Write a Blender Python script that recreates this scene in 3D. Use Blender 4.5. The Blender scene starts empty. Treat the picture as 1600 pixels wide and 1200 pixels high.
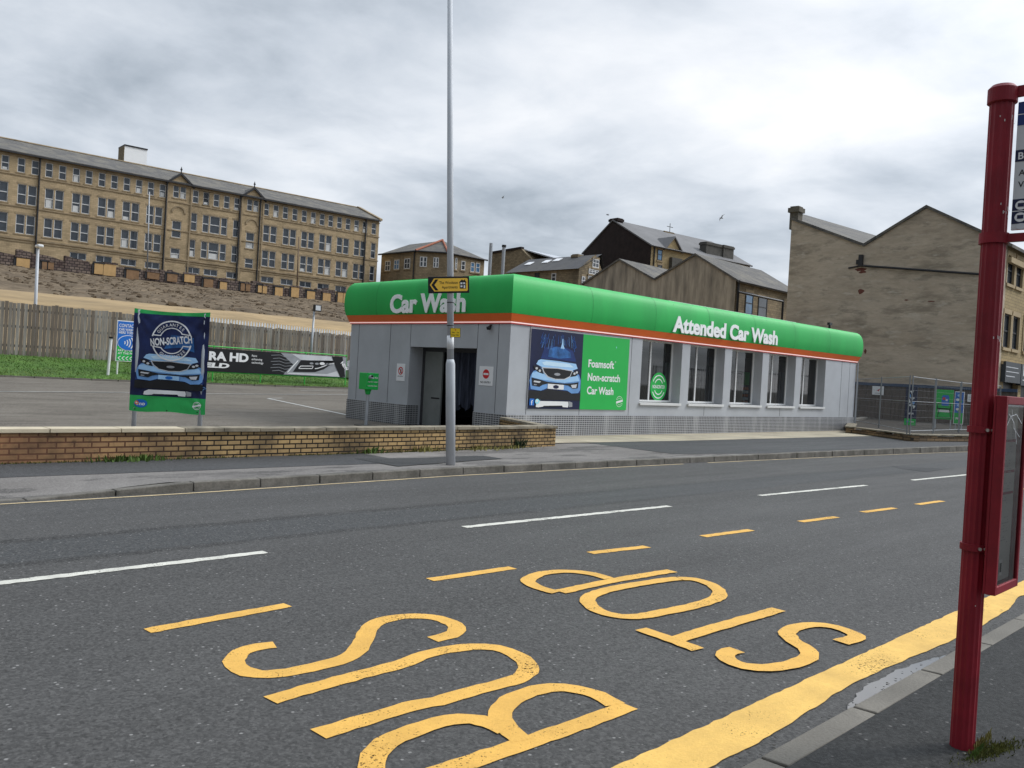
import bpy, bmesh, math, random
from math import radians as R, sin, cos, pi, atan2, hypot
from mathutils import Vector, Matrix
random.seed(11)
S = bpy.context.scene
COL = S.collection

# ------------------------------------------------------------------ camera, sky, sun, exposure
CAM_H, FPX = 1.6, 1350.0
YAW, PITCH, ROLL = R(45.4468), R(-0.4728), R(3.3235)
fwd = Vector((sin(YAW)*cos(PITCH), cos(YAW)*cos(PITCH), sin(PITCH)))
r0 = Vector((cos(YAW), -sin(YAW), 0)); u0 = r0.cross(fwd)
CR = r0*cos(ROLL)+u0*sin(ROLL); CU = -r0*sin(ROLL)+u0*cos(ROLL); CF = fwd
CPOS = Vector((0, 0, CAM_H))
cam = bpy.data.cameras.new('camera'); camo = bpy.data.objects.new('camera', cam); COL.objects.link(camo)
camo.matrix_world = Matrix(((CR.x, CU.x, -CF.x, 0), (CR.y, CU.y, -CF.y, 0), (CR.z, CU.z, -CF.z, CAM_H), (0, 0, 0, 1)))
cam.sensor_fit = 'HORIZONTAL'; cam.sensor_width = 36.0; cam.lens = 36.0*FPX/1600.0
cam.clip_start = 0.05; cam.clip_end = 6000
S.camera = camo
S.view_settings.view_transform = 'Standard'; S.view_settings.look = 'None'
S.view_settings.exposure = 0.2; S.view_settings.gamma = 1.0

SUN_AZ, SUN_EL = R(118), R(42)          # azimuth from +Y towards +X
SUN_DIR = Vector((sin(SUN_AZ)*cos(SUN_EL), cos(SUN_AZ)*cos(SUN_EL), sin(SUN_EL)))
W = bpy.data.worlds.new('World'); S.world = W; W.use_nodes = True
def build_sky():
    nt = W.node_tree; nt.nodes.clear(); N = nt.nodes.new; L = nt.links.new
    out = N('ShaderNodeOutputWorld')
    sky = N('ShaderNodeTexSky'); sky.sky_type = 'NISHITA'; sky.sun_disc = False
    sky.sun_elevation = SUN_EL; sky.sun_rotation = SUN_AZ
    bg1 = N('ShaderNodeBackground'); bg1.inputs[1].default_value = 0.1; L(sky.outputs[0], bg1.inputs[0])
    tc = N('ShaderNodeTexCoord'); sep = N('ShaderNodeSeparateXYZ'); L(tc.outputs['Generated'], sep.inputs[0])
    def math_(op, a, b=None, clamp=False):
        n = N('ShaderNodeMath'); n.operation = op; n.use_clamp = clamp
        for i, v in enumerate((a, b)):
            if v is None: continue
            if isinstance(v, (int, float)): n.inputs[i].default_value = v
            else: L(v, n.inputs[i])
        return n.outputs[0]
    zc = math_('MAXIMUM', sep.outputs[2], 0.0); zd = math_('ADD', zc, 0.16)
    px = math_('DIVIDE', sep.outputs[0], zd); py = math_('DIVIDE', sep.outputs[1], zd)
    cmb = N('ShaderNodeCombineXYZ'); L(px, cmb.inputs[0]); L(py, cmb.inputs[1])
    def noise(scale, detail, rough, dist, off):
        mp = N('ShaderNodeMapping'); mp.inputs[1].default_value = off; L(cmb.outputs[0], mp.inputs[0])
        n = N('ShaderNodeTexNoise'); n.inputs['Scale'].default_value = scale; n.inputs['Detail'].default_value = detail
        n.inputs['Roughness'].default_value = rough; n.inputs['Distortion'].default_value = dist
        L(mp.outputs[0], n.inputs['Vector']); return n.outputs[0]
    big = noise(SKY_A[0], 3, .5, .3, SKY_A[1]); mid = noise(SKY_B[0], 8, .55, .3, SKY_B[1])
    puff = noise(3.1, 7, .58, .35, (7.3, 2.1, 0))
    s = math_('ADD', math_('ADD', math_('MULTIPLY', big, 0.48), math_('MULTIPLY', mid, 0.38)), math_('MULTIPLY', puff, 0.15))
    s = math_('ADD', math_('MULTIPLY', math_('SUBTRACT', s, 0.5), 1.34), 0.512)
    # thinner cloud, so a brighter sky, round the hidden sun
    dot = N('ShaderNodeVectorMath'); dot.operation = 'DOT_PRODUCT'
    L(tc.outputs['Generated'], dot.inputs[0]); dot.inputs[1].default_value = (sin(R(84))*cos(R(33)), cos(R(84))*cos(R(33)), sin(R(33)))
    gl = math_('POWER', math_('MAXIMUM', dot.outputs['Value'], 0.0), 5.0)
    s = math_('ADD', s, math_('MULTIPLY', gl, 0.15))
    ramp = N('ShaderNodeValToRGB'); e = ramp.color_ramp.elements
    e[0].position = .36; e[0].color = (.275, .31, .35, 1)
    e[1].position = .78; e[1].color = (.97, .975, .99, 1)
    for p_, c_ in ((.47, (.385, .435, .495)), (.54, (.535, .585, .65)), (.63, (.715, .755, .81))):
        x = ramp.color_ramp.elements.new(p_); x.color = (*c_, 1)
    L(s, ramp.inputs[0])
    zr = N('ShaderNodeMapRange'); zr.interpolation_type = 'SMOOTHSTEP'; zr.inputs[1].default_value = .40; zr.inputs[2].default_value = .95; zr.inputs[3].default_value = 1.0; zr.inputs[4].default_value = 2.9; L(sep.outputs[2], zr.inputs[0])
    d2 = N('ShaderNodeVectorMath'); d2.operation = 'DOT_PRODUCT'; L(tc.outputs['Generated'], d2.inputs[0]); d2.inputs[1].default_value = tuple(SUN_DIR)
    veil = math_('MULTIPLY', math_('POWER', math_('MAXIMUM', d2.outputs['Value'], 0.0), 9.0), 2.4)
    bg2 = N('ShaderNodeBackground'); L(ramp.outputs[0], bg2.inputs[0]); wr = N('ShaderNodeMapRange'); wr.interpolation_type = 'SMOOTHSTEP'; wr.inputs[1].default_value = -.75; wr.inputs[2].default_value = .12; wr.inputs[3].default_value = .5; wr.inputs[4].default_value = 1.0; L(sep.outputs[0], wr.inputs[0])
    L(math_('MULTIPLY', math_('ADD', zr.outputs[0], veil), wr.outputs[0]), bg2.inputs[1])  # sky out of view brightened overhead and sunward, dimmed towards -X, to shape the light
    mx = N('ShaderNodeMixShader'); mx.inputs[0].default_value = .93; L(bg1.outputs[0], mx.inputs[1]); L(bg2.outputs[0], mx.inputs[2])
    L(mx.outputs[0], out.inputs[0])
SKY_A = (0.5, (3.1, 1.7, 0)); SKY_B = (1.15, (0.4, 5.2, 0))
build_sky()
sl = bpy.data.lights.new('sun', 'SUN'); sl.energy = 1.5; sl.angle = R(14); sl.color = (1, .965, .92)
so = bpy.data.objects.new('sun', sl); COL.objects.link(so); so.rotation_euler = SUN_DIR.to_track_quat('Z', 'Y').to_euler()

# ------------------------------------------------------------------ small survey helpers: photo ray -> a point on a known plane
class Frame:
    def __init__(s, x=0, y=0, yaw=0, z=0):
        s.o = Vector((x, y, z)); s.yaw = yaw; s.m = Matrix.Rotation(-yaw, 3, 'Z')
    def at(s, px, py, ax, v):
        d = s.m @ (CF + CR*((px-800)/FPX) - CU*((py-600)/FPX)); o = s.m @ (CPOS - s.o)
        return o + d*((v-o[ax])/d[ax])
WORLD = Frame()
def gnd(px, py, z=0.0): return WORLD.at(px, py, 2, z)
def depth(px, py, d): return CPOS + (CF + CR*((px-800)/FPX) - CU*((py-600)/FPX))*d

# ------------------------------------------------------------------ materials
MATS = {}
def _n(nt):
    def N(t, **k):
        n = nt.nodes.new(t)
        for a, b in k.items(): setattr(n, a, b)
        return n
    return N, nt.links.new
def mat(name, base, rough=.75, var=.12, scale=3.0, bump=0.0, bscale=40.0, metal=0.0, spec=.35, stain=None, stain_scale=.6, stain_amt=.5, stretch=(1, 1, 1), coat=0.0, fine=0.0, fscale=60.0, extra=()):
    if name in MATS: return MATS[name]
    m = bpy.data.materials.new(name); m.use_nodes = True; nt = m.node_tree; N, L = _n(nt)
    b = nt.nodes['Principled BSDF']; b.inputs['Roughness'].default_value = rough; b.inputs['Metallic'].default_value = metal
    b.inputs['Specular IOR Level'].default_value = spec; b.inputs['Coat Weight'].default_value = coat
    tc = N('ShaderNodeTexCoord'); mp = N('ShaderNodeMapping'); mp.inputs[3].default_value = stretch; L(tc.outputs['Object'], mp.inputs[0])
    def mixc(fac, a, c, blend='MIX'):
        x = N('ShaderNodeMix', data_type='RGBA', blend_type=blend)
        if isinstance(fac, float): x.inputs[0].default_value = fac
        else: L(fac, x.inputs[0])
        for i, v in ((6, a), (7, c)):
            if isinstance(v, tuple): x.inputs[i].default_value = (*v, 1)
            else: L(v, x.inputs[i])
        return x.outputs[2]
    def noise(sc, det=5, ro=.6):
        n = N('ShaderNodeTexNoise'); n.inputs['Scale'].default_value = sc; n.inputs['Detail'].default_value = det; n.inputs['Roughness'].default_value = ro
        L(mp.outputs[0], n.inputs['Vector']); return n.outputs[0]
    def ramp(src, a, c):
        r = N('ShaderNodeMapRange'); r.inputs[1].default_value = a; r.inputs[2].default_value = c; L(src, r.inputs[0]); return r.outputs[0]
    lo = tuple(v*(1-var) for v in base); hi = tuple(min(1, v*(1+var)) for v in base)
    col = mixc(ramp(noise(scale), .32, .68), lo, hi)
    if fine: col = mixc(ramp(noise(fscale, 3, .7), .3, .7), mixc(float(fine), col, tuple(v*.35 for v in base)), mixc(float(fine*.6), col, tuple(min(1, v*1.8) for v in base)))
    if stain: col = mixc(ramp(noise(stain_scale, 7, .62), .5-.08, .5+.2), col, mixc(float(stain_amt), col, stain))
    for ec, es, lo_, hi_, ea in extra:
        mk = N('ShaderNodeMath', operation='MULTIPLY'); L(ramp(noise(es, 8, .66), lo_, hi_), mk.inputs[0]); mk.inputs[1].default_value = ea; col = mixc(mk.outputs[0], col, ec)
    L(col, b.inputs['Base Color'])
    if bump:
        bp = N('ShaderNodeBump'); bp.inputs['Strength'].default_value = bump; bp.inputs['Distance'].default_value = .02
        L(noise(bscale, 4, .6), bp.inputs['Height']); L(bp.outputs[0], b.inputs['Normal'])
    MATS[name] = m; return m
def brick(name, c1, c2, mortar, bw, bh, ms=.012, rough=.88, bump=.35, dirt=(.05, .045, .04), dirt_amt=.35, dscale=.5, red=None, ky=1.0):
    """bricks or stone courses; u runs along the wall whichever way the wall faces"""
    if name in MATS: return MATS[name]
    m = bpy.data.materials.new(name); m.use_nodes = True; nt = m.node_tree; N, L = _n(nt); b = nt.nodes['Principled BSDF']
    b.inputs['Roughness'].default_value = rough; b.inputs['Specular IOR Level'].default_value = .2
    tc = N('ShaderNodeTexCoord'); sp = N('ShaderNodeSeparateXYZ'); L(tc.outputs['Object'], sp.inputs[0])
    ad = N('ShaderNodeMath', operation='MULTIPLY_ADD'); L(sp.outputs[1], ad.inputs[0]); ad.inputs[1].default_value = ky; L(sp.outputs[0], ad.inputs[2])
    cb = N('ShaderNodeCombineXYZ'); L(ad.outputs[0], cb.inputs[0]); L(sp.outputs[2], cb.inputs[1])
    t = N('ShaderNodeTexBrick'); L(cb.outputs[0], t.inputs['Vector'])
    t.inputs['Color1'].default_value = (*c1, 1); t.inputs['Color2'].default_value = (*c2, 1); t.inputs['Mortar'].default_value = (*mortar, 1)
    t.inputs['Scale'].default_value = 1.0; t.inputs['Mortar Size'].default_value = ms; t.inputs['Brick Width'].default_value = bw; t.inputs['Row Height'].default_value = bh
    t.inputs['Mortar Smooth'].default_value = .25; t.inputs['Bias'].default_value = -.1
    def noise(sc, det=6):
        n = N('ShaderNodeTexNoise'); n.inputs['Scale'].default_value = sc; n.inputs['Detail'].default_value = det; n.inputs['Roughness'].default_value = .62
        L(tc.outputs['Object'], n.inputs['Vector']); return n.outputs[0]
    def rng(src, a, c, d=0., e=1.):
        r = N('ShaderNodeMapRange'); r.inputs[1].default_value = a; r.inputs[2].default_value = c; r.inputs[3].default_value = d; r.inputs[4].default_value = e; L(src, r.inputs[0]); return r.outputs[0]
    def mix(f, a, c):
        x = N('ShaderNodeMix', data_type='RGBA'); L(f, x.inputs[0])
        L(a, x.inputs[6])
        if isinstance(c, tuple): x.inputs[7].default_value = (*c, 1)
        else: L(c, x.inputs[7])
        return x.outputs[2]
    col = t.outputs['Color']
    if red: col = mix(rng(sp.outputs[0], red[0], red[1], .6, 0.), col, red[2])
    col = mix(rng(noise(dscale), .45, .75, 0., dirt_amt), col, dirt)
    col = mix(rng(noise(dscale*9, 4), .55, .8, 0., dirt_amt*.7), col, dirt)
    L(col, b.inputs['Base Color'])
    bp = N('ShaderNodeBump'); bp.inputs['Strength'].default_value = bump; bp.inputs['Distance'].default_value = .01; bp.invert = True
    L(t.outputs['Fac'], bp.inputs['Height']); L(bp.outputs[0], b.inputs['Normal'])
    MATS[name] = m; return m
def asphalt(name, dark, light, stones=.12, patch=False, sheen=.62, agg=.8, spill=None, spec=.14):
    if name in MATS: return MATS[name]
    m = bpy.data.materials.new(name); m.use_nodes = True; nt = m.node_tree; N, L = _n(nt); b = nt.nodes['Principled BSDF']
    b.inputs['Specular IOR Level'].default_value = spec
    tc = N('ShaderNodeTexCoord'); O = tc.outputs['Object']
    def noise(sc, det=5, ro=.6, vec=None):
        n = N('ShaderNodeTexNoise'); n.inputs['Scale'].default_value = sc; n.inputs['Detail'].default_value = det; n.inputs['Roughness'].default_value = ro
        L(vec or O, n.inputs['Vector']); return n.outputs[0]
    def rng(src, a, c, d=0., e=1.):
        r = N('ShaderNodeMapRange'); r.inputs[1].default_value = a; r.inputs[2].default_value = c; r.inputs[3].default_value = d; r.inputs[4].default_value = e; L(src, r.inputs[0]); return r.outputs[0]
    def mix(f, a, c, blend='MIX'):
        x = N('ShaderNodeMix', data_type='RGBA', blend_type=blend)
        if isinstance(f, float): x.inputs[0].default_value = f
        else: L(f, x.inputs[0])
        for i, v in ((6, a), (7, c)):
            if isinstance(v, tuple): x.inputs[i].default_value = (*v, 1)
            else: L(v, x.inputs[i])
        return x.outputs[2]
    def mth(op, a, c=None):
        n = N('ShaderNodeMath', operation=op, use_clamp=False)
        for i, v in enumerate((a, c)):
            if v is None: continue
            if isinstance(v, (int, float)): n.inputs[i].default_value = v
            else: L(v, n.inputs[i])
        return n.outputs[0]
    mp = N('ShaderNodeMapping'); mp.inputs[3].default_value = (.12, 1, 1); L(O, mp.inputs[0])
    streak = noise(1.3, 6, .6, mp.outputs[0])
    col = mix(rng(noise(.55, 6), .3, .7), dark, light)
    col = mix(rng(streak, .35, .7, 0., .5), col, tuple(v*.72 for v in dark))
    if patch:   # old trench: a darker reinstated strip with open joints on both sides
        sp = N('ShaderNodeSeparateXYZ'); L(O, sp.inputs[0])
        yy = mth('ADD', sp.outputs[1], mth('MULTIPLY', mth('SUBTRACT', noise(.9, 5), .5), .16))
        yf = mth('ADD', yy, mth('MULTIPLY', mth('SUBTRACT', noise(14., 3), .5), .05))
        inside = mth('MULTIPLY', mth('GREATER_THAN', yf, 7.03), mth('LESS_THAN', yf, 7.9))
        col = mix(mth('MULTIPLY', inside, .85), col, (.032, .037, .041))
        for y0, w in ((7.03, .075), (7.9, .095)):
            near = rng(mth('ABSOLUTE', mth('SUBTRACT', yf, y0)), w*.5, w*1.2, 1., 0.)
            brk = rng(noise(.8, 4), .30, .44, .1, .95)
            far = rng(sp.outputs[0], 5., 14., 1., .25)
            col = mix(mth('MULTIPLY', mth('MULTIPLY', near, brk), far), col, (.004, .004, .004))
        # hairline cracks
        v = N('ShaderNodeTexVoronoi', feature='DISTANCE_TO_EDGE'); v.inputs['Scale'].default_value = .55; 
        wv = N('ShaderNodeVectorMath', operation='ADD'); L(O, wv.inputs[0])
        wn = N('ShaderNodeTexNoise'); wn.inputs['Scale'].default_value = 2.2; wn.inputs['Detail'].default_value = 5; L(O, wn.inputs['Vector']); L(wn.outputs['Color'], wv.inputs[1])
        L(wv.outputs[0], v.inputs['Vector'])
        hair = mth('MULTIPLY', rng(v.outputs['Distance'], .002, .007, 1., 0.), rng(noise(.5, 3), .54, .62, 0., .65))
        col = mix(hair, col, (.012, .012, .013))
    if spill:   # worn tar patches left on the surface, long along the footway
        m2 = N('ShaderNodeMapping'); m2.inputs[3].default_value = (.45, 1.6, 1); L(O, m2.inputs[0])
        col = mix(rng(noise(.95, 8, .68, m2.outputs[0]), .515, .54, 0., .85), col, spill)
        col = mix(rng(noise(.35, 5), .45, .7, 0., .45), col, tuple(v*1.3 for v in light))
    # aggregate
    vo = N('ShaderNodeTexVoronoi'); vo.inputs['Scale'].default_value = 75.; L(O, vo.inputs['Vector'])
    sx = N('ShaderNodeSeparateColor'); L(vo.outputs['Color'], sx.inputs[0])
    col = mix(rng(sx.outputs[0], .0, 1., .0, agg), col, mix(rng(sx.outputs[1], .35, .65), tuple(v*.45 for v in dark), tuple(v*1.45 for v in light)))
    g2 = rng(noise(26., 4, .75), .3, .7, 0., 1.); col = mix(mth('MULTIPLY', g2, agg*.55), col, tuple(v*1.7 for v in light)); g3 = rng(noise(34., 4, .75), .5, .72, 0., 1.); col = mix(mth('MULTIPLY', g3, agg*.75), col, tuple(v*.4 for v in dark))
    chip = N('ShaderNodeTexVoronoi'); chip.inputs['Scale'].default_value = 44.; L(O, chip.inputs['Vector'])
    sc = N('ShaderNodeSeparateColor'); L(chip.outputs['Color'], sc.inputs[0])
    lite = mth('MULTIPLY', rng(sc.outputs[0], .972, .976), rng(chip.outputs['Distance'], .28, .42, 1., 0.))
    col = mix(mth('MULTIPLY', lite, min(1., stones*5)), col, (.3, .29, .275))
    L(col, b.inputs['Base Color']); L(rng(streak, .3, .7, sheen-.08, sheen+.12), b.inputs['Roughness'])
    bp = N('ShaderNodeBump'); bp.inputs['Strength'].default_value = .5; bp.inputs['Distance'].default_value = .006
    L(mth('ADD', sx.outputs[2], noise(220., 3)), bp.inputs['Height']); L(bp.outputs[0], b.inputs['Normal'])
    MATS[name] = m; return m
def paint(name, base, wear=.47, soft=.05, dirt=.3):
    """thermoplastic road paint with real worn-through gaps"""
    m = mat(name, base, rough=.7, var=.07, scale=5, bump=.25, bscale=90, stain=tuple(v*.45 for v in base), stain_scale=2.4, stain_amt=dirt, fine=.12, fscale=45)
    nt = m.node_tree; N, L = _n(nt); out = nt.nodes['Material Output']; b = nt.nodes['Principled BSDF']
    tc = N('ShaderNodeTexCoord')
    def noise(sc, det):
        n = N('ShaderNodeTexNoise'); n.inputs['Scale'].default_value = sc; n.inputs['Detail'].default_value = det; n.inputs['Roughness'].default_value = .7; L(tc.outputs['Object'], n.inputs['Vector']); return n.outputs[0]
    a = N('ShaderNodeMath', operation='MULTIPLY'); L(noise(75., 3), a.inputs[0]); a.inputs[1].default_value = .62
    c = N('ShaderNodeMath', operation='MULTIPLY_ADD'); L(noise(1.6, 4), c.inputs[0]); c.inputs[1].default_value = .38; L(a.outputs[0], c.inputs[2])
    r = N('ShaderNodeMapRange'); r.inputs[1].default_value = 1-wear-soft; r.inputs[2].default_value = 1-wear+soft*.2; L(c.outputs[0], r.inputs[0])
    r.inputs[1].default_value = .615 + (.5-wear)*.3; r.inputs[2].default_value = .635 + (.5-wear)*.3
    tr = N('ShaderNodeBsdfTransparent'); mx = N('ShaderNodeMixShader'); L(r.outputs[0], mx.inputs[0]); L(b.outputs[0], mx.inputs[1]); L(tr.outputs[0], mx.inputs[2]); L(mx.outputs[0], out.inputs[0])
    return m
def glass(name, tint=(.35, .4, .42), refl=1.0):
    m = bpy.data.materials.new(name); m.use_nodes = True; nt = m.node_tree; N, L = _n(nt); nt.nodes.remove(nt.nodes['Principled BSDF'])
    tr = N('ShaderNodeBsdfTransparent'); tr.inputs[0].default_value = (*tint, 1)
    gl = N('ShaderNodeBsdfGlossy'); gl.inputs[1].default_value = .03; gl.inputs[0].default_value = (refl, refl, refl, 1)
    fr = N('ShaderNodeFresnel'); fr.inputs[0].default_value = 1.75
    mx = N('ShaderNodeMixShader'); L(fr.outputs[0], mx.inputs[0]); L(tr.outputs[0], mx.inputs[1]); L(gl.outputs[0], mx.inputs[2]); L(mx.outputs[0], nt.nodes['Material Output'].inputs[0])
    MATS[name] = m; return m

ROAD = asphalt('road_asphalt', (.052, .0505, .0485), (.076, .0735, .07), .15, patch=True, sheen=.6)
PAVE = asphalt('footway_asphalt', (.05, .05, .051), (.07, .07, .07), .05)
PAVE_N = asphalt('near_pavement_asphalt', (.022, .0225, .022), (.034, .034, .033), .07, sheen=.7)
CONC = asphalt('footway_concrete', (.15, .138, .128), (.22, .205, .19), .0, agg=.28, spill=(.055, .052, .05), sheen=.8)
LOT = asphalt('car_park_asphalt', (.09, .078, .064), (.17, .152, .128), .03, sheen=.9, spill=(.05, .043, .036), spec=.08)
PATCHM = asphalt('reinstated_asphalt', (.035, .036, .037), (.05, .05, .05), .03)
KERB = mat('kerb_stone', (.17, .155, .13), .85, .25, 5, .3, 60, stain=(.07, .065, .055), stain_scale=2.5, stain_amt=.6, fine=.2)
KERBD = mat('kerb_stone_dark', (.155, .142, .122), .85, .3, 5, .4, 50, stain=(.05, .046, .036), stain_scale=2.2, stain_amt=.8, fine=.35, fscale=30)
FLAG = brick('stone_flags', (.46, .4, .29), (.38, .34, .26), (.16, .14, .1), .9, .6, .02, dirt_amt=.45, dscale=.7)
YEL = paint('road_yellow_paint', (.72, .40, .08), .58)
YELB = paint('road_yellow_band', (.74, .45, .11), .52, dirt=.4)
WHT = paint('road_white_paint', (.64, .62, .54), .6, dirt=.5)
WHT2 = paint('worn_white_paint', (.5, .49, .46), .52, dirt=.5)
DYEL = paint('worn_edge_line', (.55, .43, .25), .55, dirt=.4)
GALV = mat('galvanised_steel', (.42, .44, .46), .5, .12, 6, .1, 30, metal=.35, stain=(.2, .2, .2), stain_scale=3, stain_amt=.3)
GREYP = mat('grey_painted_steel', (.54, .56, .59), .6, .1, 4, metal=.0, stain=(.3, .3, .3), stain_scale=2, stain_amt=.35)
RED = mat('oxblood_paint', (.24, .012, .022), .55, .16, 5, .05, 40, spec=.3, stain=(.05, .006, .008), stain_scale=2, stain_amt=.5)
CLAD = mat('grey_cladding', (.44, .455, .475), .42, .04, 1.5, stain=(.34, .345, .36), stain_scale=.9, stain_amt=.45, metal=.0)
DARKG = mat('joint_dark', (.05, .05, .055), .8)
GREEN = mat('green_fascia', (.016, .43, .08), .55, .06, .8, stain=(.012, .30, .058), stain_scale=.9, stain_amt=.45, spec=.4, stretch=(1.2, 1.2, .35))
ORANGE = mat('orange_fascia', (.78, .15, .028), .42, .06, 1)
WHITE = mat('white_plastic', (.78, .78, .77), .4, .05, 3, stain=(.5, .48, .45), stain_scale=3, stain_amt=.3)
WHITEP = mat('white_print', (.8, .8, .8), .5, .02, 3)
SIGNG = mat('green_print', (.018, .44, .075), .4, .03, 2)
SIGNR = mat('red_print', (.6, .02, .025), .45, .03, 2)
BLACK = mat('black_print', (.012, .012, .014), .45, .1, 2)
SIGNY = mat('amber_sign', (.98, .58, .07), .35, .03, 3)
YELN = mat('yellow_notice', (.8, .55, .02), .4, .04, 3)
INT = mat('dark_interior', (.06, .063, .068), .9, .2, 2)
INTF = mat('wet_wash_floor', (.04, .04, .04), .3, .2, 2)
BRUSH = mat('dark_brush', (.018, .02, .03), .95, .4, 9, stretch=(6, 6, .4))
FACT = mat('grey_door_panel', (.2, .21, .2), .6, .12, 2)
MILL = brick('mill_sandstone', (.51, .385, .235), (.385, .295, .175), (.3, .23, .14), .55, .24, .012, dirt=(.09, .07, .045), dirt_amt=.55, dscale=.22)
STONE2 = brick('dark_sandstone', (.32, .25, .155), (.21, .165, .105), (.13, .105, .07), .5, .24, .015, dirt=(.03, .028, .024), dirt_amt=.6, dscale=.3)
TRIM = mat('stone_trim', (.36, .275, .17), .85, .15, 2, stain=(.08, .065, .045), stain_scale=.6, stain_amt=.6)
BUFF = brick('buff_sandstone', (.42, .32, .17), (.34, .26, .14), (.2, .16, .1), .42, .2, .014, dirt=(.12, .09, .05), dirt_amt=.4, dscale=.5)
BUFFT = mat('buff_stone_trim', (.44, .34, .2), .85, .12, 2, stain=(.2, .15, .09), stain_scale=1, stain_amt=.4)
SLATE = brick('slate_roof', (.13, .122, .112), (.09, .086, .082), (.05, .05, .05), .55, .3, .018, rough=.75, dirt=(.24, .215, .165), dirt_amt=.7, dscale=.5)
RIDGE_R = mat('red_ridge_tile', (.33, .12, .07), .8, .2, 3)
RENDER = mat('cement_render', (.47, .385, .29), .92, .25, .5, .6, 5, stain=(.66, .56, .44), stain_scale=.30, stain_amt=.8, stretch=(1, .42, 1.5), fine=.3, fscale=2.2, extra=(((.22, .185, .14), .5, .52, .64, .72), ((.25, .215, .165), 1.2, .54, .64, .7), ((.62, .55, .45), 1.7, .56, .66, .6)))
RENDER2 = mat('streaked_render', (.43, .37, .29), .92, .2, .8, .3, 8, stain=(.10, .088, .075), stain_scale=.6, stain_amt=.75, stretch=(2.2, 2.2, .3), fine=.2, fscale=2)
SOOT = mat('soot_black_stone', (.026, .017, .015), .92, .25, 1.2, .3, 6)
LEAD = mat('dark_gutter', (.03, .03, .032), .6, .15, 3)
PANE = mat('dark_window_pane', (.045, .055, .068), .09, .3, .9, spec=.6)
PANEB = mat('blue_window_pane', (.09, .2, .34), .1, .3, .9, spec=.6)
UPVC = mat('white_window_frame', (.66, .66, .65), .5, .03, 3)
PLY = mat('new_plywood', (.56, .36, .16), .8, .1, 3, stain=(.4, .24, .1), stain_scale=1.2, stain_amt=.4)
PLYO = mat('weathered_plywood', (.25, .15, .08), .85, .2, 2)
RUBBLE = brick('broken_rubble_stone', (.25, .195, .16), (.11, .08, .078), (.045, .038, .034), .55, .33, .05, dirt=(.045, .025, .025), dirt_amt=.8, dscale=.5)
EARTH = mat('bare_earth_bank', (.18, .137, .092), .97, .35, .5, 1.0, 1.2, stain=(.065, .05, .036), stain_scale=.5, stain_amt=.85, fine=.75, fscale=1.3, stretch=(.55, 1, 1.3), spec=.1)
TAN = mat('dry_tan_path', (.34, .24, .125), .95, .18, .3, .2, 4, stain=(.2, .15, .085), stain_scale=.2, stain_amt=.6, stretch=(.4, 1, 1), fine=.3, fscale=1.2)
TIMB = [mat('weathered_fence_board_%s' % k, c, .9, .22, 2.2, .3, 25, stretch=(5, 5, .5), stain=(.09, .08, .07), stain_scale=1.4, stain_amt=.5) for k, c in (('grey', (.215, .188, .16)), ('brown', (.155, .125, .1)), ('silver', (.28, .255, .225)))]
TIMBD = mat('dark_hoarding_board', (.12, .096, .08), .9, .25, 2, .2, 20, stretch=(4, 4, .5))
TURF = mat('turf_soil', (.07, .14, .025), .95, .3, 1.5, .3, 20, stain=(.03, .05, .012), stain_scale=.5, stain_amt=.5)
BLADE = mat('grass_blade', (.105, .235, .035), .7, .4, .6, stain=(.2, .2, .06), stain_scale=.8, stain_amt=.7)
WEED = mat('weed_leaf', (.07, .12, .02), .7, .4, 6)
WEEDY = mat('dry_weed', (.2, .18, .05), .8, .3, 6)
MOSS = mat('moss', (.08, .085, .015), .95, .3, 20, .5, 60)
WALLB = brick('yellow_wall_brick', (.44, .295, .135), (.29, .2, .1), (.016, .013, .011), .225, .075, .012, bump=.6, dirt=(.03, .025, .02), dirt_amt=.9, dscale=1.3, red=(3.5, 6.2, (.30, .13, .07)))
WALLR = brick('low_wall_stone', (.3, .2, .11), (.17, .12, .08), (.04, .035, .03), .34, .1, .012, bump=.6, dirt=(.04, .035, .03), dirt_amt=.5, dscale=1.2)
COPEL = mat('pale_coping', (.5, .43, .31), .85, .1, 4, .2, 50)
COPED = mat('weathered_coping', (.26, .225, .165), .88, .25, 5, .3, 50, stain=(.06, .055, .045), stain_scale=3, stain_amt=.6)
NAVY = mat('navy_print', (.008, .012, .05), .38, .2, 1.5)
NAVY2 = mat('deep_blue_print', (.012, .035, .16), .38, .3, 2)
MIDB = mat('mid_blue_print', (.03, .12, .42), .4, .3, 2)
CARB = mat('pale_blue_print', (.15, .32, .62), .4, .14, 2)
CARB2 = mat('light_blue_print', (.36, .60, .88), .4, .08, 2)
SKYB = mat('blue_roundel', (.015, .15, .55), .4, .05, 2)
CYAN = mat('cyan_print', (.35, .75, .85), .4, .05, 2)
GREYPR = mat('grey_print', (.32, .33, .35), .4, .1, 3)
GREYLT = mat('silver_print', (.6, .61, .63), .4, .1, 2)
ORP = mat('orange_print', (.8, .2, .03), .4, .05, 2)
PINK = mat('pale_paper', (.62, .62, .6), .6, .06, 6)
MAROON = mat('maroon_print', (.3, .01, .05), .5, .05, 3)
RAILG = mat('green_railing_paint', (.05, .42, .06), .4, .1, 3)
RUBBER = mat('black_rubber', (.015, .015, .015), .8, .2, 3)
SILVER = mat('silver_car_paint', (.5, .51, .53), .25, .05, 2, metal=.5, coat=.5)
GULL = mat('gull_plumage', (.3, .31, .33), .8, .2, 3)
LETTER = mat('white_acrylic', (.93, .93, .92), .45, .02, 3)
GLASS = glass('clear_shop_glass', (.42, .46, .47)); GLASSC = glass('scratched_perspex', (.8, .8, .78), .8)
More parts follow.
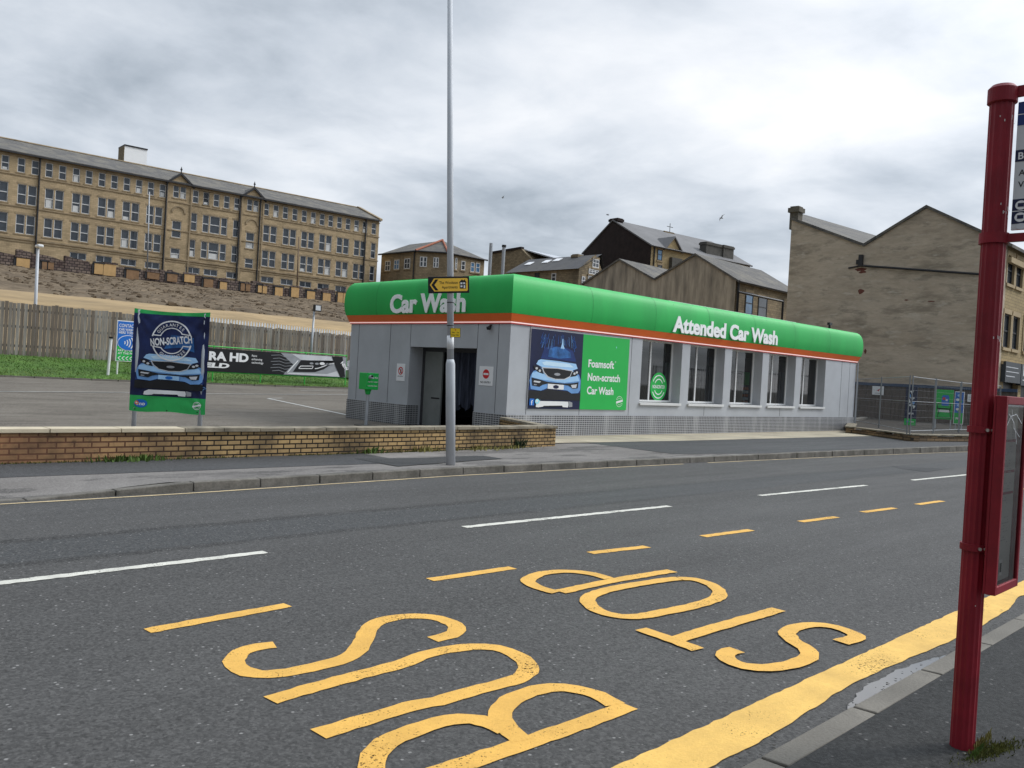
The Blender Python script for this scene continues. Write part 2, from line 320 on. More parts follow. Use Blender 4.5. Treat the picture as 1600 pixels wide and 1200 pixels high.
def led_mat():
    m = bpy.data.materials.new('lit_led_strip'); m.use_nodes = True; b = m.node_tree.nodes['Principled BSDF']
    b.inputs['Base Color'].default_value = (.8, .6, .58, 1); b.inputs['Emission Color'].default_value = (1, .6, .55, 1); b.inputs['Emission Strength'].default_value = .45
    return m
LED = led_mat()
def puddle_mat():
    m = mat('puddle_water', (.03, .031, .033), .02, .05, 2, spec=1.0); m.node_tree.nodes['Principled BSDF'].inputs['IOR'].default_value = 1.9; return m
PUD = puddle_mat()
def tread_mat():
    m = bpy.data.materials.new('tread_plate'); m.use_nodes = True; nt = m.node_tree; N, L = _n(nt); b = nt.nodes['Principled BSDF']
    b.inputs['Metallic'].default_value = .35; b.inputs['Roughness'].default_value = .5
    tc = N('ShaderNodeTexCoord'); sp = N('ShaderNodeSeparateXYZ'); L(tc.outputs['Object'], sp.inputs[0])
    ad = N('ShaderNodeMath', operation='ADD'); L(sp.outputs[0], ad.inputs[0]); L(sp.outputs[1], ad.inputs[1])
    cb = N('ShaderNodeCombineXYZ'); L(ad.outputs[0], cb.inputs[0]); L(sp.outputs[2], cb.inputs[1])
    t = N('ShaderNodeTexBrick'); t.offset = 0.; L(cb.outputs[0], t.inputs['Vector']); t.inputs['Scale'].default_value = 1.
    t.inputs['Brick Width'].default_value = .1; t.inputs['Row Height'].default_value = .055; t.inputs['Mortar Size'].default_value = .0085; t.inputs['Mortar Smooth'].default_value = .1
    t.inputs['Color1'].default_value = (.075, .075, .08, 1); t.inputs['Color2'].default_value = (.095, .095, .1, 1); t.inputs['Mortar'].default_value = (.46, .465, .475, 1)
    mp = N('ShaderNodeMapping'); mp.inputs[3].default_value = (1.3, 1.3, .12); L(tc.outputs['Object'], mp.inputs[0])
    n = N('ShaderNodeTexNoise'); n.inputs['Scale'].default_value = 1.6; n.inputs['Detail'].default_value = 6; L(mp.outputs[0], n.inputs['Vector'])
    r = N('ShaderNodeMapRange'); r.inputs[1].default_value = .5; r.inputs[2].default_value = .72; r.inputs[4].default_value = .55; L(n.outputs[0], r.inputs[0])
    x = N('ShaderNodeMix', data_type='RGBA'); L(r.outputs[0], x.inputs[0]); L(t.outputs['Color'], x.inputs[6]); x.inputs[7].default_value = (.55, .55, .55, 1)
    L(x.outputs[2], b.inputs['Base Color']); return m
TREAD = tread_mat()

# ------------------------------------------------------------------ mesh helpers
class MB:
    def __init__(s): s.v = []; s.f = []; s.m = []; s.mats = []; s.k = 0
    def mi(s, m):
        if m is None: return 0
        if m not in s.mats: s.mats.append(m)
        return s.mats.index(m)
    def face(s, pts, m=None):
        i = len(s.v); s.v += [tuple(p) for p in pts]; s.f.append(tuple(range(i, i+len(pts)))); s.m.append(s.mi(m))
    def box(s, x0, x1, y0, y1, z0, z1, m=None):
        a = [(x0, y0, z0), (x1, y0, z0), (x1, y1, z0), (x0, y1, z0), (x0, y0, z1), (x1, y0, z1), (x1, y1, z1), (x0, y1, z1)]; s.hexa(a, m)
    def hexa(s, a, m=None):
        i = len(s.v); s.v += [tuple(p) for p in a]; k = s.mi(m)
        for q in ((3, 2, 1, 0), (4, 5, 6, 7), (0, 1, 5, 4), (1, 2, 6, 5), (2, 3, 7, 6), (3, 0, 4, 7)): s.f.append(tuple(i+j for j in q)); s.m.append(k)
    def prism(s, poly, d, m=None):
        """closed polygon (3-D points) pushed along vector d"""
        n = len(poly); i = len(s.v); d = Vector(d); s.v += [tuple(p) for p in poly]+[tuple(Vector(p)+d) for p in poly]; k = s.mi(m)
        s.f.append(tuple(range(i+n-1, i-1, -1))); s.m.append(k); s.f.append(tuple(range(i+n, i+2*n))); s.m.append(k)
        for j in range(n): s.f.append((i+j, i+(j+1) % n, i+n+(j+1) % n, i+n+j)); s.m.append(k)
    def tube(s, pts, r, n=8, m=None, caps=True, flute=0):
        pts = [Vector(p) for p in pts]; rr = r if isinstance(r, (list, tuple)) else [r]*len(pts); k = s.mi(m); i0 = len(s.v)
        for j, p in enumerate(pts):
            t = (pts[min(j+1, len(pts)-1)]-pts[max(j-1, 0)]).normalized()
            a = t.cross(Vector((0, 0, 1)) if abs(t.z) < .95 else Vector((1, 0, 0))).normalized(); b = t.cross(a)
            for q in range(n):
                w = 2*pi*q/n; R_ = rr[j]*(1-flute*(q % 2)); s.v.append(tuple(p+a*cos(w)*R_+b*sin(w)*R_))
        for j in range(len(pts)-1):
            for q in range(n): s.f.append((i0+j*n+q, i0+j*n+(q+1) % n, i0+(j+1)*n+(q+1) % n, i0+(j+1)*n+q)); s.m.append(k)
        if caps:
            s.f.append(tuple(i0+q for q in range(n-1, -1, -1))); s.m.append(k); s.f.append(tuple(i0+(len(pts)-1)*n+q for q in range(n))); s.m.append(k)
    def wall(s, x0, x1, z0, z1, y, holes, thick, m=None, rev=None, rd=None, axis='x', back=True):
        """wall face at y with rectangular openings and their reveals; axis 'y' swaps x and y"""
        P = (lambda x, yy, z: (x, yy, z)) if axis == 'x' else (lambda x, yy, z: (yy, x, z))
        zs = sorted({z0, z1} | {min(max(h[2], z0), z1) for h in holes} | {min(max(h[3], z0), z1) for h in holes})
        for a, b in zip(zs, zs[1:]):
            zc = (a+b)/2; cur = x0
            for h in sorted([h for h in holes if h[2] < zc < h[3]])+[(x1, x1, 0, 0)]:
                if h[0]-cur > 1e-4:
                    s.face([P(cur, y, a), P(h[0], y, a), P(h[0], y, b), P(cur, y, b)], m)
                cur = max(cur, h[1])
        rd = rd or thick
        for h in holes:
            a, b, c, d = h[:4]
            for q in (((a, y, c), (a, y+rd, c), (a, y+rd, d), (a, y, d)), ((b, y, c), (b, y, d), (b, y+rd, d), (b, y+rd, c)), ((a, y, d), (a, y+rd, d), (b, y+rd, d), (b, y, d)), ((a, y, c), (b, y, c), (b, y+rd, c), (a, y+rd, c))):
                s.face([P(*p) for p in q], rev or m)
    def build(s, name, m=None, parent=None, smooth=False, bevel=0, loc=None):
        me = bpy.data.meshes.new(name); me.from_pydata(s.v, [], s.f)
        for mm in (s.mats or [m]): me.materials.append(mm)
        if s.mats: me.polygons.foreach_set('material_index', s.m)
        bm = bmesh.new(); bm.from_mesh(me)
        bmesh.ops.recalc_face_normals(bm, faces=bm.faces) if not getattr(s, 'keep', False) else None
        bm.to_mesh(me); bm.free()
        if smooth: me.polygons.foreach_set('use_smooth', [True]*len(me.polygons))
        me.update(); o = bpy.data.objects.new(name, me); COL.objects.link(o)
        if parent: o.parent = parent
        if loc: o.location = loc
        if bevel:
            b = o.modifiers.new('bevel', 'BEVEL'); b.width = bevel; b.segments = 2; b.limit_method = 'ANGLE'; b.angle_limit = R(40)
        return o
def tag(o, label, cat, group=None):
    o['label'] = label; o['category'] = cat
    if group: o['group'] = group
    return o
def thing(name, label, cat, loc=(0, 0, 0), rz=0, group=None):
    o = bpy.data.objects.new(name, None); COL.objects.link(o); o.location = loc; o.rotation_euler = (0, 0, rz); o.empty_display_size = .2
    return tag(o, label, cat, group)
def struct(o, kind='structure'): o['kind'] = kind; return o
def copy_tree(o, parent=None):
    c = o.copy(); COL.objects.link(c); c.parent = parent
    for ch in list(o.children): copy_tree(ch, c)
    return c

# text and flat print, drawn on a plane O + u*U + v*V, raised along N
TMP = bpy.data.scenes.new('text_workshop'); TC = {}
def text2d(body, bold=0.0, extrude=0.0):
    k = (body, bold, extrude)
    if k in TC: return TC[k]
    cu = bpy.data.curves.new('t', 'FONT'); cu.body = body; cu.size = 1; cu.offset = bold; cu.extrude = extrude; cu.resolution_u = 4
    ob = bpy.data.objects.new('t', cu); TMP.collection.objects.link(ob); vl = TMP.view_layers[0]; vl.update()
    me = ob.evaluated_get(vl.depsgraph).to_mesh(); v = [tuple(x.co) for x in me.vertices]; f = [tuple(p.vertices) for p in me.polygons]
    ob.evaluated_get(vl.depsgraph).to_mesh_clear(); bpy.data.objects.remove(ob); bpy.data.curves.remove(cu)
    TC[k] = (v, f); return v, f
CAP = .73
class Art:
    def __init__(s, O, U, V, lift=.0025):
        s.O = Vector(O); s.U = Vector(U); s.V = Vector(V); s.N = s.U.cross(s.V).normalized(); s.mb = MB(); s.mb.keep = True; s.lift = lift; s.sk = 0
    def P(s, u, v, l=1): return s.O+s.U*u+s.V*v+s.N*(l*s.lift)
    def poly(s, pts, m, l=1): s.mb.face([s.P(u, v, l) for u, v in pts], m)
    def rect(s, u0, u1, v0, v1, m, l=1): s.poly([(u0, v0), (u1, v0), (u1, v1), (u0, v1)], m, l)
    def ell(s, u, v, a, b, m, l=1, n=28): s.poly([(u+a*cos(2*pi*i/n), v+b*sin(2*pi*i/n)) for i in range(n)], m, l)
    def arc(s, u, v, r0, r1, a0, a1, m, l=1, n=24, asp=1.0, rot=0):
        for i in range(n):
            a, b = R(a0+(a1-a0)*i/n), R(a0+(a1-a0)*(i+1)/n)
            q = [(r0*cos(a), r0*sin(a)), (r1*cos(a), r1*sin(a)), (r1*cos(b), r1*sin(b)), (r0*cos(b), r0*sin(b))]
            s.poly([(u+(x*cos(rot)-y*sin(rot))*asp, v+x*sin(rot)+y*cos(rot)) for x, y in q], m, l)
    def line(s, pts, w, m, l=1):
        for (a, b), (c, d) in zip(pts, pts[1:]):
            L_ = hypot(c-a, d-b) or 1e-6; nx, ny = -(d-b)/L_*w/2, (c-a)/L_*w/2
            s.poly([(a-nx, b-ny), (c-nx, d-ny), (c+nx, d+ny), (a+nx, b+ny)], m, l)
    def text(s, body, u, v, h, m, l=1, w=None, bold=.012, align='l', rot=0, extrude=0, shear=0, solid=None):
        vs, fs = text2d(body, bold, extrude)
        if not vs: return
        k = h/CAP; x0 = min(p[0] for p in vs); x1 = max(p[0] for p in vs); sx = (w/(x1-x0)) if w else k
        W_ = (x1-x0)*sx; off = {'l': 0, 'c': -W_/2, 'r': -W_}[align]; i = len(s.mb.v); mi = s.mb.mi(m)
        for x, y, z in vs:
            a, b = (x-x0)*sx+off+shear*y*k, y*k
            a, b = a*cos(rot)-b*sin(rot), a*sin(rot)+b*cos(rot)
            s.mb.v.append(tuple(s.P(u+a, v+b, l)+s.N*(z*1.0)))
        for f in fs: s.mb.f.append(tuple(i+j for j in f)); s.mb.m.append(mi)
    def arctext(s, body, u, v, r, a_mid, step, h, m, l=1, top=True, bold=.01, rot=0, asp=1.0):
        n = len(body)
        for i, ch in enumerate(body):
            a = R(a_mid)+(-1 if top else 1)*R(step)*(i-(n-1)/2)+rot
            s.text(ch, u+r*cos(a)*asp, v+r*sin(a), h, m, l, bold=bold, align='c', rot=(a-pi/2) if top else (a+pi/2))
    def build(s, name, parent=None): return s.mb.build(name, None, parent)
def board(O, U, V, w, h, t, m, name, parent=None, bevel=.004):
    """thin real board whose front face is O..O+U*w+V*h"""
    O, U, V = Vector(O), Vector(U).normalized(), Vector(V).normalized(); N = U.cross(V); mb = MB()
    mb.prism([O, O+U*w, O+U*w+V*h, O+V*h], -N*t, m); return mb.build(name, m, parent, bevel=bevel)

# ------------------------------------------------------------------ ground, road, footways
def bend(x): return 0.0 if x < 8 else (-.0016*(x-8)**2 if x < 50 else -.0016*42**2-.134*(x-50))
def far_kerb(x): return 9.95 + (.22*min(1, max(0, (x-4.5)/4.5))) + bend(x)
def kerb_h(x): return .012 + .098*min(1, max(0, (x-3.35)/.95))
def foot_z(x): return .11 + .0045*max(0, x-16)
def lot_z(x, y):
    k = [(10, .09), (12.4, .06), (15, .02), (23, .0), (30, .24), (36.2, .5), (45, .9)]
    z = k[-1][1]
    for (a, p), (b, q) in zip(k, k[1:]):
        if y <= b: z = p+(q-p)*max(0, (y-a))/(b-a); break
    return z + .0045*min(30, max(0, x-16))
def sheet(name, xs, rows, m, smooth=False):
    """strip of ground: rows are functions x -> (y, z)"""
    mb = MB(); n = len(rows)
    for x in xs:
        for f in rows: y, z = f(x); mb.v.append((x, y, z))
    for i in range(len(xs)-1):
        for j in range(n-1): mb.f.append((i*n+j, (i+1)*n+j, (i+1)*n+j+1, i*n+j+1)); mb.m.append(0)
    return struct(mb.build(name, m, smooth=smooth))
def lin(a, b, n): return [a+(b-a)*i/n for i in range(n+1)]
XS = lin(-60, 0, 15)+lin(1, 40, 78)+lin(42, 200, 40)
mb = MB(); mb.face([(-3000, -3000, -.45), (3000, -3000, -.45), (3000, 3000, -.45), (-3000, 3000, -.45)])
struct(mb.build('ground', mat('far_ground', (.09, .085, .07), .95, .2, .05)))
sheet('road', XS, [lambda x: (1.69+bend(x), 0), lambda x: (4.5+bend(x), 0), lambda x: (6.5+bend(x), 0), lambda x: (far_kerb(x)+.02, 0)], ROAD)
# near side: kerb of separate stones, footway
mb = MB(); x = -30.0
while x < 60:
    L_ = .9; g = .008; a, b = x+g, x+L_-g; ja = random.uniform(-.006, .006)
    mb.hexa([(a, 1.575+bend(a), -.2), (b, 1.575+bend(b), -.2), (b, 1.70+bend(b)+ja, -.2), (a, 1.70+bend(a)+ja, -.2), (a, 1.575+bend(a), .104+ja*.4), (b, 1.575+bend(b), .104-ja*.4), (b, 1.69+bend(b)+ja, .1), (a, 1.69+bend(a)+ja, .1)]); x += L_
struct(mb.build('kerb', KERB, bevel=.008))
sheet('pavement', XS, [lambda x: (-14, .12), lambda x: (.4+bend(x), .112), lambda x: (1.5+bend(x), .103), lambda x: (1.578+bend(x), .099)], PAVE_N)
# far side: kerb (dropped at the car park entrance), concrete and tarmac footway
mb = MB(); x = -30.0
while x < 70:
    L_ = .915; g = .006; a, b = x+g, x+L_-g; j = random.uniform(-.008, .008)
    mb.hexa([(a, far_kerb(a)+j, -.2), (b, far_kerb(b)+j, -.2), (b, far_kerb(b)+.14, -.2), (a, far_kerb(a)+.14, -.2), (a, far_kerb(a)+.015+j, kerb_h(a)+foot_z(a)-.11), (b, far_kerb(b)+.015+j, kerb_h(b)+foot_z(b)-.11), (b, far_kerb(b)+.14, kerb_h(b)+foot_z(b)-.108), (a, far_kerb(a)+.14, kerb_h(a)+foot_z(a)-.108)]); x += L_
struct(mb.build('far_kerb', KERBD, bevel=.012))
sheet('footway', XS, [lambda x: (far_kerb(x)+.135, kerb_h(x)+foot_z(x)-.112), lambda x: (far_kerb(x)+1.1, foot_z(x)-.01), lambda x: (13.0, foot_z(x)), lambda x: (15.8, foot_z(x)-.09 if x > 15 else foot_z(x)-.09)], CONC)
def fsheet(name, poly, m, dz=.004):
    mb = MB(); mb.face([(x, y, foot_z(x)+dz+(-.01*max(0, min(1, (far_kerb(x)+1.1-y)/.5)) if y < 12 else 0)) for x, y in poly]); return struct(mb.build(name, m))
def jag(pts, amp=.03, step=.35):
    o = []
    for (a, b), (c, d) in zip(pts, pts[1:]+pts[:1]):
        n = max(1, int(hypot(c-a, d-b)/step))
        for i in range(n): t = i/n; o.append((a+(c-a)*t+random.uniform(-amp, amp)*(i > 0), b+(d-b)*t+random.uniform(-amp, amp)*(i > 0)))
    return o
def fg(px, py): p = gnd(px, py, .115); return (p.x, p.y)
mb = MB()
strip = [(-30, 11.12), (3, 11.12), (6.5, 11.1), fg(653, 721), (fg(653, 721)[0], 12.6), (-30, 12.6)]
tri = MB()
def fan_sheet(name, x0, x1, ylo, yhi, m, dz):
    xs = lin(x0, x1, max(2, int((x1-x0)/.4))); mb = MB()
    for x in xs:
        a, b = ylo(x), yhi(x)
        for y in (a, (a+b)/2, b):
            t = min(1, max(0, (far_kerb(x)+1.1-y)/.97)); z = foot_z(x)-.01*(y < far_kerb(x)+1.2)+dz
            z = (foot_z(x)-.01)*(1-t)+(kerb_h(x)+foot_z(x)-.112)*t+dz if y < far_kerb(x)+1.1 else foot_z(x)-.01+.01*min(1, (y-far_kerb(x)-1.1)/(13-far_kerb(x)-1.1))+dz
            mb.v.append((x, y, z))
    for i in range(len(xs)-1):
        for j in range(2): mb.f.append((i*3+j, i*3+3+j, i*3+4+j, i*3+1+j)); mb.m.append(0)
    return struct(mb.build(name, m))
J = [random.uniform(-.04, .04) for _ in range(900)]
def jit(x): return J[int(x*2.5) % 900]
fan_sheet('footway_tarmac', -40, 9.0, lambda x: 11.08+jit(x)*.5, lambda x: 12.7, PAVE, .004)
fan_sheet('footway_patch', 8.35, 11.1, lambda x: 10.62+.16*(x-8.35)+jit(x), lambda x: 11.7-.06*(x-8.35)+jit(x+9)*2, PATCHM, .009)
fan_sheet('footway_tarmac', 16.2, 60, lambda x: far_kerb(x)+.16+(.55 if x < 18.5 else 0)*max(0, (18.5-x)/2.3)+abs(jit(x)), lambda x: 13.35+bend(x)*.5, PAVE, .004)
# stone flags in front of the car wash
sheet('flagstones', lin(14.6, 39.5, 30), [lambda x: (13.2+.3*max(0, (20-x)/6)+bend(x)*.35, foot_z(x)+.006), lambda x: (14.4, foot_z(x)-.01), lambda x: (15.79, foot_z(x)-.075)], FLAG)
# car park
mb = MB(); ys = [12.35, 13.5, 15, 17, 19, 21, 23, 25, 27.5, 30, 33, 36.3]; xs = lin(-70, 14, 28)+lin(15, 60, 30)
for x in xs:
    for y in ys: mb.v.append((x, y, lot_z(x, y)))
n = len(ys)
for i in range(len(xs)-1):
    for j in range(n-1):
        if xs[i] >= 14.9 and ys[j] < 15: continue
        mb.f.append((i*n+j, (i+1)*n+j, (i+1)*n+j+1, i*n+j+1)); mb.m.append(0)
struct(mb.build('car_park', LOT, smooth=True))
def lot_at(px, py):
    k = 12.0
    while k < 60:
        p = depth(px, py, k)
        if p.y > 12.4 and p.z < lot_z(p.x, p.y): break
        k += .02
    return p
# ------------------------------------------------------------------ road markings
def ribbon(name, pts, w, m, z=.004, jag_=.006, closed=False, dense=.05, parts=None):
    """painted stroke through ground points"""
    P = [Vector((p[0], p[1], 0)) for p in pts]; q = []
    n = len(P); rng_ = range(n if closed else n-1)
    for i in rng_:
        p0 = P[(i-1) % n] if closed or i > 0 else P[i]*2-P[i+1]; p1 = P[i]; p2 = P[(i+1) % n]; p3 = P[(i+2) % n] if closed or i+2 < n else p2*2-p1
        k = max(2, int((p2-p1).length/dense))
        for j in range(k):
            t = j/k; q.append(.5*((2*p1)+(p2-p0)*t+(2*p0-5*p1+4*p2-p3)*t*t+(3*p1-p0-3*p2+p3)*t**3))
    if closed: q.append(q[0].copy())
    else: q.append(P[-1])
    mb = parts if parts is not None else MB(); i0 = len(mb.v)
    if parts is not None: z += .0006*getattr(parts, 'n', 0); parts.n = getattr(parts, 'n', 0)+1
    for i, p in enumerate(q):
        t = (q[min(i+1, len(q)-1)]-q[max(i-1, 0)]).normalized(); nn = Vector((-t.y, t.x, 0))
        a, b = random.uniform(-jag_, jag_), random.uniform(-jag_, jag_)
        mb.v += [tuple(p+nn*(w/2+a)+Vector((0, 0, z))), tuple(p-nn*(w/2+b)+Vector((0, 0, z)))]
    for i in range(len(q)-1): mb.f.append((i0+2*i, i0+2*i+1, i0+2*i+3, i0+2*i+2)); mb.m.append(0)
    if parts is None: return struct(mb.build(name, m))
def Z2(pts, ox, oy, s): return [(lambda p: (p.x, p.y))(gnd(x/s+ox, y/s+oy)) for x, y in pts]
A_ = lambda pts: Z2(pts, 180, 840, 2.857)
B_ = lambda pts: Z2(pts, 640, 760, 2.727)
D_ = lambda pts: Z2(pts, 960, 740, 2.609)
lw = .115; bus = MB()
ribbon('', A_([(712, 480), (640, 488), (565, 512), (530, 553), (560, 592), (640, 611), (740, 608), (900, 577), (1020, 543), (1085, 500), (1118, 440), (1150, 392), (1230, 362), (1340, 352), (1440, 362), (1510, 388), (1528, 415), (1495, 438), (1415, 456)]), lw, None, parts=bus)
ribbon('', A_([(690, 728), (1000, 640), (1300, 560)])+B_([(40, 728), (150, 700), (270, 685), (370, 690), (450, 718), (508, 765), (490, 805), (420, 835), (280, 872), (120, 918)])+A_([(1350, 748), (1130, 812), (905, 880)]), lw, None, parts=bus)
ribbon('', B_([(935, 938), (700, 1025), (500, 1095), (300, 1163), (100, 1232), (-250, 1370)]), lw, None, parts=bus)
ribbon('', B_([(875, 935), (800, 892), (710, 868), (610, 860), (510, 880), (430, 915), (385, 965), (400, 1015), (440, 1055), (480, 1088)]), lw, None, parts=bus)
ribbon('', B_([(415, 1045), (340, 1012), (260, 996), (170, 1000), (70, 1026), (-60, 1075), (-130, 1120), (-160, 1180), (-150, 1260), (-120, 1320)]), lw, None, parts=bus)
ribbon('', B_([(1118, 362), (880, 402), (640, 452)]), lw, None, parts=bus)
ribbon('', B_([(850, 396), (780, 376), (700, 366), (620, 366), (550, 378), (505, 402), (530, 425), (575, 442), (625, 455)]), lw, None, parts=bus)
ribbon('', B_([(1150, 396), (1000, 415), (860, 440), (770, 472), (765, 505), (815, 538), (900, 557), (990, 556), (1120, 532), (1250, 502), (1318, 472), (1305, 435), (1240, 405)]), lw, None, closed=True, parts=bus)
ribbon('', B_([(985, 612), (1110, 656), (1230, 700)]), lw, None, parts=bus)
ribbon('', D_([(250, 682), (460, 618), (670, 558)]), lw, None, parts=bus)
ribbon('', D_([(500, 724), (450, 738), (465, 765), (530, 790), (620, 797), (720, 785), (790, 755), (785, 720), (735, 690), (705, 655), (740, 632), (820, 620), (900, 630), (970, 655), (990, 674), (920, 692)]), lw, None, parts=bus)
struct(bus.build('road_lettering', YEL))
for a, b in (((230, 986.5), (450, 946)), ((672, 906.5), (801, 887.5)), ((922, 864.5), (1011, 854.5)), ((1098, 838.5), (1174, 828.5)), ((1251, 815.5), (1307, 808)), ((1348, 800.5), (1398, 794)), ((1433, 788.5), (1472, 783))):
    p, q = gnd(*a), gnd(*b); ribbon('road_marking', [(p.x, p.y), ((p.x+q.x)/2, (p.y+q.y)/2), (q.x, q.y)], .105, YEL)
for k in range(3):
    x = 16.1+k*2.0; ribbon('road_marking', [(x, 4.72-.06*k), (x+1, 4.69-.06*k)], .105, YEL)
for a, b in (((-260, 942), (415, 863)), ((725, 824), (1046, 791)), ((1187, 774.5), (1353, 758.5)), ((1425, 750.5), (1540, 739))):
    p, q = gnd(*a), gnd(*b); ribbon('road_marking', [(p.x, p.y), ((p.x+q.x)/2, (p.y+q.y)/2), (q.x, q.y)], .1, WHT, z=.004, jag_=.009)
for x in (-6.5, 24, 30, 36): ribbon('road_marking', [(x, 6.5+bend(x)), (x+4, 6.5+bend(x+4))], .1, WHT, z=.004)
# wide yellow band by the near kerb, worn on the kerb side
mb = MB(); xs = lin(-8, 30, 640)
for x in xs:
    w = 1.892+.010*sin(x*1.7)+.006*sin(x*4.3+1)+.003*sin(x*17)+random.uniform(-.004, .004); w += .05*math.exp(-((x-5.1)/.75)**2)+.08*math.exp(-((x-8.2)/.35)**2)
    mb.v += [(x, 2.145+bend(x)+random.uniform(-.006, .006), .005), (x, 2.02+bend(x), .005), (x, min(2.03, w)+bend(x), .005)]
for i in range(len(xs)-1):
    for j in (0, 1): mb.f.append((3*i+j, 3*i+3+j, 3*i+4+j, 3*i+1+j)); mb.m.append(0)
struct(mb.build('road_marking', YELB))
# faded edge line on the far side
ribbon('road_marking', [(x, far_kerb(x)-.13) for x in lin(-12, 15.3, 26)], .055, DYEL, z=.005, jag_=.006, dense=.2)
ribbon('road_marking', [(x, far_kerb(x)-.13) for x in lin(16.2, 45, 24)], .05, DYEL, z=.005, jag_=.006, dense=.2)
# dark reinstated rectangle in the far lane
mb = MB(); mb.face([(p[0], p[1], .004) for p in jag([tuple(gnd(1392, 728).xy), tuple(gnd(1482, 733).xy), tuple(gnd(1448, 737.5).xy), tuple(gnd(1405, 732).xy)], .04, .4)])
struct(mb.build('road_patch', PATCHM))
# puddle in the near channel
mb = MB(); top, bot = [], []
for x in lin(4.25, 6.1, 40):
    t = (x-4.25)/1.85; top.append((x, 1.705+.205*max(0, sin(pi*t))**.55*(1-.3*t)+random.uniform(-.012, .012), .0085)); bot.append((x, 1.703, .0085))
mb.face(top+bot[::-1]); struct(mb.build('puddle', PUD))
mb = MB()
for x in lin(-2, 12, 500):     # grit and leaf litter lying in the channel
    y = 1.72+abs(random.gauss(0, .07)); r_ = random.uniform(.004, .016); a = random.uniform(0, 6)
    mb.face([(x+r_*cos(a+k*2.1)*random.uniform(.5, 1.2), y+r_*sin(a+k*2.1), .010+random.uniform(0, .006)) for k in range(3)])
o = mb.build('grit', mat('channel_grit', (.03, .027, .022), .9, .4, 20)); o['kind'] = 'stuff'
# car park lines
def lotline(a, b, w):
    p, q = lot_at(*a), lot_at(*b); n = max(2, int((q-p).length/1.5)); mb = MB(); d = (q-p).normalized(); nn = Vector((-d.y, d.x, 0))*w/2
    for i in range(n+1):
        c = p.lerp(q, i/n); c.z = lot_z(c.x, c.y)+.012; mb.v += [tuple(c+nn), tuple(c-nn)]
    for i in range(n): mb.f.append((2*i, 2*i+1, 2*i+3, 2*i+2)); mb.m.append(0)
    struct(mb.build('car_park_line', WHT2))
for a, b, w in (((-60, 611.5), (206, 613.6), .16), ((320, 615.6), (548, 617), .16), ((419, 623), (560, 652.5), .14), ((419, 623), (441, 622.4), .14), ((470, 610.5), (548, 611.5), .14)): lotline(a, b, w)

# ------------------------------------------------------------------ grass bank and hillside
def bank_z(x, y): return lot_z(x, 36.2)+.02+max(0, y-36.3)*(.2-.0015*max(0, x-10))
GX = lin(-70, 0, 20)+lin(1, 34, 44)+[40, 48]
def gedge(x): return 36.1+.12*sin(x*.8)
mb = MB(); rows = [0, .06, .3, .6, 1.0]
for x in GX:
    for t in rows: y = gedge(x)+(41-gedge(x))*t; mb.v.append((x, y, bank_z(x, y)+(.05 if 0 < t else -.02)))
n = len(rows)
for i in range(len(GX)-1):
    for j in range(n-1): mb.f.append((i*n+j, (i+1)*n+j, (i+1)*n+j+1, i*n+j+1)); mb.m.append(0)
struct(mb.build('grass_bank', TURF))
mb = MB()
for _ in range(26000):
    x = random.uniform(3, 31); y = gedge(x)+random.random()**1.1*4; z = bank_z(x, y)+.03; h = random.uniform(.03, .09)*(1.7 if y > 39.6 and random.random() < .2 else 1); a = random.uniform(0, 6.28); w = random.uniform(.012, .03); lx, ly = random.gauss(0, .05), random.gauss(0, .05)
    mb.v += [(x-w*cos(a), y-w*sin(a), z), (x+w*cos(a), y+w*sin(a), z), (x+lx, y+ly, z+h)]; k = len(mb.v); mb.f.append((k-3, k-2, k-1)); mb.m.append(0)
mb.keep = True; o = mb.build('grass', BLADE); o['kind'] = 'stuff'
mb = MB(); 
for x in lin(-40, 31, 70):
    mb.box(x+.01, x+1.0, gedge(x)-.12, gedge(x)-.005, lot_z(x, 36)-.1, lot_z(x, 36)+.07)
struct(mb.build('grass_kerb', KERB))
MILLYAW = R(-4.8); MF = Frame(30, 120, MILLYAW)
def mw(x, y, z): c, s = cos(MILLYAW), sin(MILLYAW); return (30+c*x-s*y, 120+s*x+c*y, z)
def hillside(name, rows, m, x0=-60, x1=140, nx=110, amp=.0, seed=1):
    rnd = random.Random(seed); mb = MB(); n = len(rows)
    for i in range(nx+1):
        x = x0+(x1-x0)*i/nx
        for y, z in rows: mb.v.append(mw(x, y+rnd.gauss(0, amp)*2, z+rnd.gauss(0, amp)))
    for i in range(nx):
        for j in range(n-1): mb.f.append((i*n+j, (i+1)*n+j, (i+1)*n+j+1, i*n+j+1)); mb.m.append(0)
    return struct(mb.build(name, m, smooth=True))
zt = MF.at(300, 480.5, 1, -58).z
hillside('path', [(-79, 1.0), (-72, 2.2), (-68, zt-1.2), (-64, zt-.5), (-59, zt-.06), (-56, zt+.1)], TAN, amp=.03)
hillside('earth_bank', [(-58.4, zt-.35)]+[(-58+52*t/22, zt+(11.25-zt)*(t/22)) for t in range(1, 22)]+[(-6.2, 11.2), (-4, 11.4), (2, 11.5)], EARTH, nx=420, amp=.085)
mb = MB(); rr_ = random.Random(21)
for _ in range(3600):     # clods and stones lying on the bank
    x = rr_.uniform(-6, 62); y = -57.5+51*rr_.random()**1.0; z = zt+(11.25-zt)*((y+58)/52); r_ = rr_.uniform(.04, .15)*(1.6 if rr_.random() < .08 else 1)
    q = [Vector((rr_.uniform(.5, 1.2)*sx*r_*1.5, rr_.uniform(.5, 1.2)*sy*r_, rr_.uniform(.3, .9)*sz*r_*.8)) for sz in (-1, 1) for sx, sy in ((-1, -1), (1, -1), (1, 1), (-1, 1))]
    mb.hexa([mw(x+v.x, y+v.y, z+v.z) for v in q])
